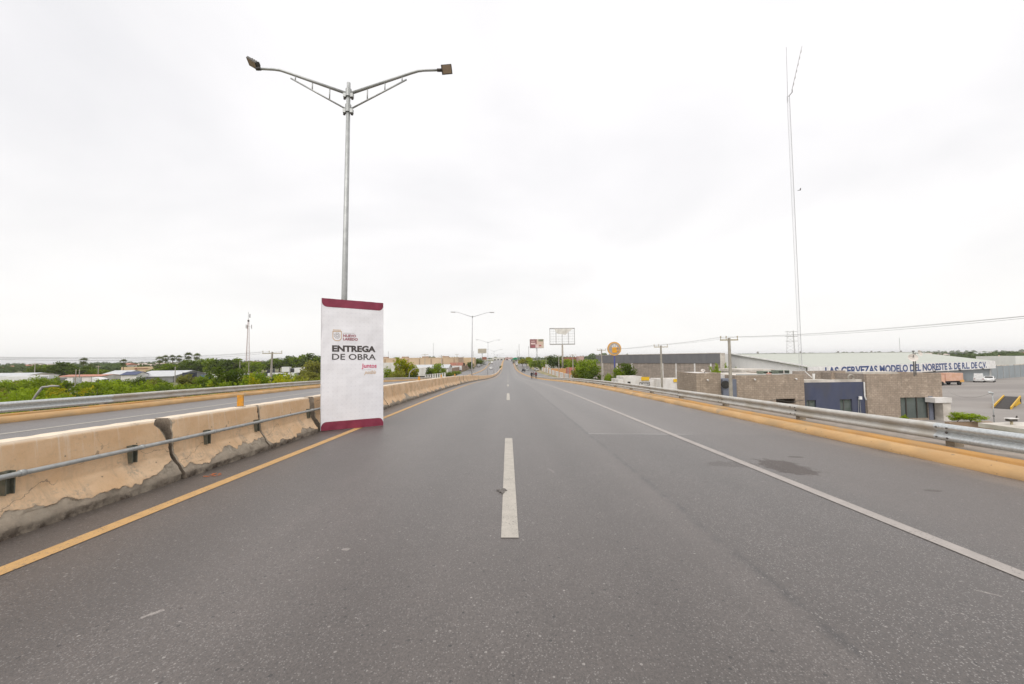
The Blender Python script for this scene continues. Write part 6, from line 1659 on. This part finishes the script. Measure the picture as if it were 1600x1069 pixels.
# yard loading ramp
ra, rb_ = Vector((63.64, 52)), Vector((72.08, 57.5)); rd = (rb_-ra); RL = rd.length; rd.normalize()
lr = thing('loading_ramp', 'yellow and black steel loading ramp standing in the yard', 'ramp', (ra.x, ra.y, G0+.06), None, math.atan2(rd.y, rd.x))
WR, HR = -1.6, 0.95
s_ = MB(); s_.extr([(WR+.1, 0), (-.1, 0), (-.1, 0), (WR+.1, 0)], 0, 0, RL)
dk = MB(); dk.v = [(0, -.12, .05), (0, WR+.12, .05), (RL, WR+.12, HR), (RL, -.12, HR)]; dk.v += [(p[0], p[1], p[2]-.12) for p in dk.v]
dk.f = [(3, 2, 1, 0), (4, 5, 6, 7), (0, 1, 5, 4), (1, 2, 6, 5), (2, 3, 7, 6), (3, 0, 4, 7)]; dk.mi = [0]*6; part('deck', dk, 'rubber_deck', lr)
for yy in (-.06, WR+.06):
    b_ = MB(); b_.extr([(yy-.06, 0), (yy+.06, 0), (yy+.06, .35), (yy-.06, .35)], 0, 0, RL)
    b_.v = [(p[0], p[1], p[2]*.9+max(0, HR-.15)*p[0]/RL) for p in b_.v]; part('side_beam', b_, 'ramp_yellow', lr)
    for k in range(5):
        xx = RL*(.45+.13*k); part('brace', MB().tube([(xx, yy, 0.02), (xx+.5, yy, HR*xx/RL)], .06, 6), 'ramp_yellow', lr)
    part('leg', MB().box(RL-.25, RL-.1, yy-.08, yy+.08, 0, HR-.02), 'trailer_dark', lr)
# yard lamp and near roof
yl = thing('yard_lamp', 'slim pale lamp post standing in the yard before the ramp', 'lamp post', (44.15, 36, G0+.06)); H = -2.25-yl.location.z
part('pole', MB().tube([(0, 0, 0), (0, 0, H)], .04, 8), 'galv_pipe', yl, True); part('head', MB().tube([(.1, 0, H-.02), (-.1, 0, H+.05), (-.32, 0, H+.10), (-.4, 0, H+.1)], [.05, .1, .09, .03], 8), 'galv_new', yl, True)
part('band', MB().tube([(0, 0, H*.42), (0, 0, H*.42+.1)], .075, 8), 'bolt', yl)
wire('cable', 'dark cable sagging from the yard lamp to the block building', (yl.location.x-.2, 36, yl.location.z+H), (55.72, 50, -3.4), .55, .012, 16, None)
nr = thing('near_roof_house', 'house with pale flat concrete roof just beyond the right guardrail', 'building', (33.0, 21.0, G0)); zr0 = -2.76-G0
part('wall', MB().box(-4.0, 6.5, -3, 2.7, 0, zr0-.25), 'white_wall', nr); part('roof', MB().box(-4.5, 7, -3.4, 3.05, zr0-.248, zr0), 'roof_slab', nr)
fl = thing('flood_light', 'black floodlight on a short post at the roof corner', 'floodlight', (29.61, 23.3, G0+zr0))
part('post', MB().tube([(0, 0, 0), (0, 0, .18)], .06, 8), 'crossarm', fl); hb_ = MB(); hb_.box(-.22, .22, -.12, .12, .2, .34); part('housing', hb_, 'lamp_dark', fl); part('visor', MB().box(-.3, .26, -.16, .14, .341, .38), 'white_wall', fl); part('arm', MB().tube([(.1, 0, .2), (.3, 0, .35), (.34, 0, .5)], .035, 6), 'lamp_dark', fl)
pw = MB(); pw.box(27.82, 30.58, 25, 25.3, G0, -2.89); solo('garden_wall', pw, 'brown_wall', 'low brown wall with plants just beyond the new guardrail panel', 'wall', (29.14, 25, G0))
for p, w in (((29.34, 25.15, -2.48), 1.5), ((28.50, 25.15, -2.71), 1.0)):
    T('bush', p, w, 'leaf_bright', 'small bright green plant above the brown wall beyond the guardrail, %s' % ('taller' if w > 1.2 else 'lower'), None, 'shrub', 'plant', -2.89-0.02)
T('bush', (40.80, 41.00, -4.89), 1.0, 'leaf_bright', 'tiny bright green shrub below the big office window', None, 'shrub', 'plant')

# ------------------------------------------------------------------ shops and trees between the poles
sh = box_building('shop', 'low white shop with yellow and black signs behind the right guardrail', 22.87, 26.57, 79, 5, -2.41, 'white_wall', windows=[(-1.0, -0.4, 2.0, 2.5)])
box_building('shop', 'small stepped white annex at the left of the white shop', 21.57, 22.55, 78, 5, -2.90, 'white_wall')
box_building('shop', 'white shop section right of the first yellow sign', 26.59, 30.15, 79, 5, -3.16, 'white_wall')
box_building('shop', 'white shop section at the foot of the second pole', 29.02, 34.06, 76, 5, -2.85, 'white_wall')
def flat_sign(label, x0, x1, y, z0, z1, mt, lines=None):
    t = thing('shop_sign', label, 'sign', ((x0+x1)/2, y, z0)); w2 = (x1-x0)/2; H = z1-z0
    part('panel', MB().box(-w2, w2, -.06, -.002, 0, H), mt, t)
    if lines:
        f_ = MB(); f_.box(-w2, w2, -.09, -.062, 0, H*.16); f_.box(-w2, w2, -.09, -.062, H*.84, H); f_.box(-w2, -w2+.1, -.088, -.063, H*.16, H*.84); f_.box(w2-.1, w2, -.088, -.063, H*.16, H*.84); part('border', f_, 'lamp_dark', t)
        f_ = MB()
        for a, b_ in ((.12, .40), (.46, .60), (.66, .9)): f_.box(-w2+2*w2*a, -w2+2*w2*b_, -.086, -.064, H*.36, H*.66)
        part('print', f_, 'lamp_dark', t)
flat_sign('yellow sign panel on the white shop, left one', 26.41, 28.01, 78.9, -3.21, -2.51, 'sign_yellow')
flat_sign('yellow sign panel on the white shop, right one', 31.55, 32.66, 75.9, -3.41, -2.83, 'sign_yellow')
flat_sign('white sign with black border on the white shop', 26.01, 28.05, 78.84, -4.22, -3.52, 'sign_white', True)
T('tree', (20.14, 102.00, 1.02), 7.2, 'leaf_mid', 'large leafy green tree left of the warehouse', None)
T('bush', (19.01, 106.00, -0.94), 5.0, 'leaf_olive', 'olive bush at the left foot of the large leafy tree', None, 'bush', 'bush')
T('bush', (20.77, 99.00, -1.29), 5.5, 'leaf_dark', 'dark lower bush at the right foot of the large leafy tree', None, 'bush', 'bush')
T('tree', (26.16, 88.00, 0.05), 5.4, 'leaf_dark', 'dense dark green tree right of the round sign pole', None)
T('bush', (24.29, 87.00, -1.03), 3.8, 'leaf_mid', 'green bush at the foot of the round sign pole', None, 'bush', 'bush')
T('airy', (21.75, 87.00, -1.42), 2.6, 'leaf_bright', 'thin bright green sapling left of the round sign pole', None, 'sapling', 'tree')
T('bush', (29.79, 66.00, -2.37), 2.3, 'leaf_mid', 'green shrub at the left end of the block building', None, 'shrub', 'bush')
T('airy', (41.40, 80.00, -0.04), 2.4, 'leaf_bright', 'light green treetop behind the left end of the block building', None, 'sapling', 'tree')
T('airy', (42.96, 81.00, -0.33), 2.0, 'leaf_bright', 'light green treetop left of the nearest right pole', None, 'sapling', 'tree')
T('airy', (45.50, 82.00, 0.02), 1.5, 'leaf_bright', 'light green treetop right behind the nearest right pole', None, 'sapling', 'tree')
T('airy', (46.94, 82.00, -0.79), 1.4, 'leaf_bright', 'lowest light green treetop right of the nearest right pole', None, 'sapling', 'tree')
# white stepped boundary wall along the right service road
bw2 = thing('boundary_wall', 'low white boundary wall with orange pillars along the right service road', 'wall', (19.6, 112, base_ground(19.6, 112)))
for k in range(9):
    ya = 112+13*k; zt_ = base_ground(19.6, ya)+2.0
    part('wall_panel', MB().box(-.12, .12, ya-112+.4, ya-112+12.9, base_ground(19.6, ya)-.3-bw2.location.z, zt_-bw2.location.z), 'white_wall', bw2)
    part('pillar', MB().box(-.3, .3, ya-112-.3, ya-112+.38, base_ground(19.6, ya)-.3-bw2.location.z, zt_+.6-bw2.location.z), 'orange_wall', bw2)
box_building('shop', 'white low building behind the orange wall, left of the billboard post', 21.88, 39.51, 228, 12, -2.33, 'white_wall', windows=[(-1.2, -0.4, 2.0, 2.8)])
box_building('shop', 'orange walled building beside the right service road', 21.51, 29.56, 192, 8, -3.87, 'orange_wall')
box_building('shop', 'red painted shop with dark openings left of the large tree', 22.47, 27.18, 146, 8, -2.31, 'red_wall', windows=[(-1.6, -0.3, 1.2, 2.8), (0.5, 1.6, 1.0, 2.8)])
box_building('far_building', 'long yellow and brown building behind the right roadside trees', 43.22, 59.21, 310, 14, 1.75, 'sign_brown')
box_building('far_building', 'pinkish block at the right end of the yellow and brown building', 53.43, 57.54, 300, 10, 2.39, 'far_pink')
RT = 'roadside trees on the right in the distance'
for (p, w, lm, lb_) in (((10.93, 300.00, 0.92), 6, 'leaf_yellow', 'yellow-green tree, leftmost of the far right roadside trees'), ((14.32, 300.00, 2.09), 7, 'leaf_yellow', 'yellow-green tree, tallest at the bend of the road'), ((15.47, 270.00, 0.48), 6, 'leaf_bright', 'bright green tree left of the pink billboard post'), ((17.13, 250.00, 0.12), 6, 'leaf_mid', 'green tree at the foot of the pink billboard post'),
                   ((19.53, 240.00, -0.06), 6, 'leaf_mid', 'green tree right of the pink billboard post'), ((22.15, 235.00, 0.12), 6, 'leaf_mid', 'green tree left of the dark round tree'), ((25.04, 220.00, 3.34), 7, 'leaf_dark', 'dark round tree left of the empty billboard post'), ((28.92, 220.00, 2.23), 6, 'leaf_dark', 'dark tree touching the empty billboard post'),
                   ((32.04, 215.00, 0.44), 7, 'leaf_bright', 'bright green tree right of the empty billboard post'), ((33.67, 200.00, 0.30), 7, 'leaf_bright', 'bright green tree behind the red shop'), ((42.40, 190.00, 0.08), 7, 'leaf_bright', 'bright treetop between the large tree and the warehouse')):
    T('far', p, w*1.25, lm, lb_, RT)
T('bush', (-5.10, 290.00, -3.74), 1.9, 'leaf_mid', 'green shrub growing in the median far ahead', None, 'shrub', 'bush', rz(-4.6, 290))
T('bush', (-5.28, 275.00, -4.13), 1.7, 'leaf_mid', 'second green shrub in the median, nearer one', None, 'shrub', 'bush', rz(-4.6, 275))
for (p, w, lb_) in (((-24.82, 320.00, 0.83), 6, 'small far tree left of the blank beige billboard'), ((-21.89, 330.00, 0.23), 6, 'small far tree below the blank beige billboard'), ((-20.46, 420.00, -0.21), 7, 'small far tree right of the blank beige billboard'), ((-16.45, 480.00, -0.92), 6, 'small far tree before the pale grey building'), ((-8.65, 520.00, -1.66), 5, 'small far tree at the left edge of the road crest'), ((12.58, 420.00, -0.62), 7, 'small far tree beside the green road sign'), ((-23.93, 260.00, -0.67), 5, 'small far tree beside the left service road')):
    T('far', p, w*1.2, random.choice(['leaf_mid', 'leaf_dark']), lb_, 'small trees at the far end of the road')

# ------------------------------------------------------------------ traffic ahead
def on_srv(px_x, y): return (px_x, y, base_ground(px_x, y)+0.05)
car('dark pickup on the right service road ahead', on_srv(8.32, 214), R(-90), 'car_dark', 'pickup')
car('white car just beyond the dark pickup', on_srv(11.45, 240), R(-90), 'car_silver', 'sedan')
car('grey car at the roadside below the pink billboard', on_srv(16.38, 228), R(-80), 'car_silver', 'suv')
car('white car, nearest one on the road to the right of the crest', on_srv(7.29, 320), R(-90), 'car_white', 'suv')
car('red car beside the white one near the crest', on_srv(9.80, 345), R(-90), 'car_red', 'suv')
car('dark car left of the white one near the crest', on_srv(4.98, 345), R(-90), 'car_dark', 'suv')
for k, (px_, y) in enumerate(((3.98, 400), (2.89, 430), (5.68, 460), (8.15, 400), (1.69, 480))):
    car('tiny car in the queue at the crest of the road', on_srv(px_, y), R(-90), ('car_dark', 'car_white', 'car_silver', 'car_dark', 'car_white')[k], 'suv', 'queue at the crest')
car('white car alone on the opposite carriageway', (-11.07, 262, rz(-11, 262)), R(90), 'car_white', 'sedan')
car('far white car on the opposite carriageway', (-13.74, 345, rz(-13, 345)), R(90), 'car_white', 'suv')
car('silver car parked by the left service road', on_srv(-19.52, 335), R(90), 'car_silver', 'sedan')
car('dark car parked by the far left trees', on_srv(-21.82, 300), R(90), 'car_silver', 'van')

# ------------------------------------------------------------------ people
def person(label, x, y, face, top, leg, h=1.72, step=0.1, arm=0.0):
    s = h/1.72
    J = {'pel': (0, 0, .93), 'sp': (0, .01, 1.15), 'ch': (0, 0, 1.34), 'nk': (0, 0, 1.47), 'hd': (0, -.02, 1.60), 'hd2': (0, -.01, 1.70),
         'lh': (-.10, 0, .88), 'lk': (-.11, -.03-step*.3, .50), 'la': (-.11, step*.5, .09), 'lt': (-.12, step*.5-.14, .04),
         'rh': (.10, 0, .88), 'rk': (.11, -.03+step*.2, .50), 'ra': (.11, -step*.5, .09), 'rt': (.12, -step*.5-.14, .04),
         'ls': (-.19, 0, 1.40), 'le': (-.25, .03, 1.13), 'lw': (-.24, -.06-arm, .90), 'lf': (-.24, -.09-arm, .80),
         'rs': (.19, 0, 1.40), 're': (.25, .03, 1.13), 'rw': (.24, -.05, .90), 'rf': (.24, -.08, .80)}
    RD = {'pel': .145, 'sp': .135, 'ch': .155, 'nk': .06, 'hd': .095, 'hd2': .085, 'lh': .095, 'lk': .065, 'la': .045, 'lt': .035, 'rh': .095, 'rk': .065, 'ra': .045, 'rt': .035,
          'ls': .065, 'le': .05, 'lw': .036, 'lf': .032, 'rs': .065, 're': .05, 'rw': .036, 'rf': .032}
    E = [('pel', 'sp'), ('sp', 'ch'), ('ch', 'nk'), ('nk', 'hd'), ('hd', 'hd2'), ('pel', 'lh'), ('lh', 'lk'), ('lk', 'la'), ('la', 'lt'), ('pel', 'rh'), ('rh', 'rk'), ('rk', 'ra'), ('ra', 'rt'),
         ('ch', 'ls'), ('ls', 'le'), ('le', 'lw'), ('lw', 'lf'), ('ch', 'rs'), ('rs', 're'), ('re', 'rw'), ('rw', 'rf')]
    ks = list(J); me = bpy.data.meshes.new('p'); me.from_pydata([tuple(c*s for c in J[k]) for k in ks], [(ks.index(a), ks.index(b_)) for a, b_ in E], [])
    ob_ = bpy.data.objects.new('p', me); col.objects.link(ob_)
    ob_.modifiers.new('s', 'SKIN')
    for i, k in enumerate(ks):
        v = me.skin_vertices[0].data[i]; v.radius = (RD[k]*s*(1.15 if k in ('ch', 'pel', 'sp') else 1), RD[k]*s*(.72 if k in ('ch', 'pel', 'sp') else 1)); v.use_root = (k == 'pel')
    sb = ob_.modifiers.new('d', 'SUBSURF'); sb.levels = 1; sb.render_levels = 1
    dg = bpy.context.evaluated_depsgraph_get(); m2 = bpy.data.meshes.new_from_object(ob_.evaluated_get(dg)); bpy.data.objects.remove(ob_)
    m2.name = 'person'; m2.materials.clear()
    for mt in (top, leg, 'skin', 'hair', 'lamp_dark'): m2.materials.append(M[mt])
    for p in m2.polygons:
        c = p.center; z = c.z/s; p.use_smooth = True
        p.material_index = 3 if (z > 1.63 or (z > 1.52 and c.y > .02)) else 2 if (z > 1.46 or (abs(c.x) > .2*s and z < .88 and z > .7)) else 0 if z > .95 or (abs(c.x) > .19*s and z > .8) else 4 if z < .09 else 1
    o = link('person', m2, None, (x, y, rz(x, y)+.0)); o.rotation_euler = (0, 0, face); tag(o, label, 'person', 'people walking on the shoulder')
person('person in dark clothes, leftmost of the three by the kerb', 5.70, 96, R(170), 'cloth_dark', 'cloth_dark', 1.70, .25)
person('person in grey top and pale trousers between the other two', 6.22, 97, R(185), 'cloth_grey', 'cloth_pale', 1.72, .18, .1)
person('person in dark clothes, rightmost of the three by the kerb', 6.75, 96, R(180), 'cloth_red', 'cloth_dark', 1.76, .2)

# ------------------------------------------------------------------ far town and woods
wd = MB(); g = np.random.default_rng(5)
cnt = 0
while cnt < 3400:
    d = 420*math.exp(g.random()*2.2); a = g.uniform(-1.0, 1.02); x = d*math.sin(a); y = d*math.cos(a)
    if abs(x) < 95 and y < 900: continue
    if x > 0 and x < 170 and y < 330: continue
    if noise.noise(Vector((x*0.006, y*0.006, 2.0))) < -0.18: continue
    cnt += 1; r = g.uniform(2.6, 5.5)*(1+d/2600); z = base_ground(x, y)
    for k in range(12):
        n_ = g.normal(size=3); n_ /= np.linalg.norm(n_); p = np.array([x, y, z+r*.62]) + n_*r*np.array([.9, .9, .55])*g.uniform(.4, 1)
        u_ = np.cross(n_, g.normal(size=3)); u_ /= np.linalg.norm(u_); v_ = np.cross(n_, u_); s_ = r*g.uniform(.28, .5)
        wd.poly([p-u_*s_, p-v_*s_*.8, p+u_*s_, p+v_*s_*.8])
tag(struct('far_woods', wd, 'leaf_far', False, 'stuff'), 'scattered far woods reaching to the horizon')
hs = []
def far_house(x, y, w, dpt, h, mt, label, grp):
    z = base_ground(x, y); s_ = MB(); s_.box(-w/2, w/2, 0, dpt, -0.5, h); 
    t = thing('far_house', label, 'house', (x, y, z), grp); part('wall', s_, mt, t)
    r = MB(); r.extr([(-.4, h), (dpt+.4, h), (dpt/2, h+dpt*.16)], 0, -w/2-.3, w/2+.3); part('roof', r, random.choice(['far_roof', 'far_roof', 'roof_tin', 'roof_red']), t)
for k in range(60):
    y = random.uniform(360, 1500); px_ = random.uniform(-1.34, -0.62); far_house(px_*y, y, random.uniform(9, 26), random.uniform(8, 14), random.uniform(3, 6), random.choice(['far_wall', 'far_wall', 'far_pink', 'white_wall']), 'small pale house in the far town on the left horizon', 'far houses on the left horizon')
for k in range(26):
    y = random.uniform(420, 1500); px_ = random.uniform(1.02, 1.36); far_house(px_*y, y, random.uniform(9, 26), random.uniform(8, 14), random.uniform(3, 6), random.choice(['far_wall', 'far_wall', 'far_pink', 'white_wall']), 'small pale house in the far town on the right horizon', 'far houses on the right horizon')
box_building('far_building', 'dark far apartment block on the right horizon', 731.14, 755.37, 640, 15, 1.14, 'far_dark', windows=[(-9+3*k, -7.4+3*k, 4, 6) for k in range(6)])
box_building('far_building', 'pale far block with dark stripes beside the dark one', 756.43, 772.24, 640, 15, 1.19, 'far_wall', windows=[(-5+4*k, -3+4*k, 2, 8) for k in range(3)])
box_building('far_building', 'white roofed building above the fence at the right edge', 212.97, 227.70, 165, 14, -0.23, 'clad_white', 'roof_tin')
box_building('far_building', 'low beige building left of the white roofed one at the right edge', 410.16, 425.95, 330, 14, -0.98, 'cream_wall', windows=[(-4+3*k, -2.6+3*k, 3, 4.5) for k in range(4)])
for p, w in (((230.79, 185.00, -2.26), 8), ((240.19, 190.00, -2.09), 8), ((236.89, 185.00, -2.49), 8), ((283.57, 230.00, -2.38), 9), ((290.80, 240.00, -1.71), 8)):
    T('far', p, w*1.3, 'leaf_bright', 'bright green tree above the grey fence at the right edge', 'trees above the fence')

# ------------------------------------------------------------------ haze
hz_ = MB(); hz_.box(-9600, 9600, -420, 12600, -8.2, 66)
me = hz_.mesh('haze', 'wire'); me.materials.clear()
hm = bpy.data.materials.new('haze'); hm.use_nodes = True; hn = hm.node_tree; hn.nodes.clear()
ho_ = hn.nodes.new('ShaderNodeOutputMaterial'); pv = hn.nodes.new('ShaderNodeVolumePrincipled')
pv.inputs['Color'].default_value = (0.97, 0.975, 1.0, 1); pv.inputs['Density'].default_value = 0.00012; pv.inputs['Anisotropy'].default_value = -0.35
hn.links.new(pv.outputs[0], ho_.inputs['Volume'])
me.materials.append(hm)
tag(link('haze', me), kind='stuff')
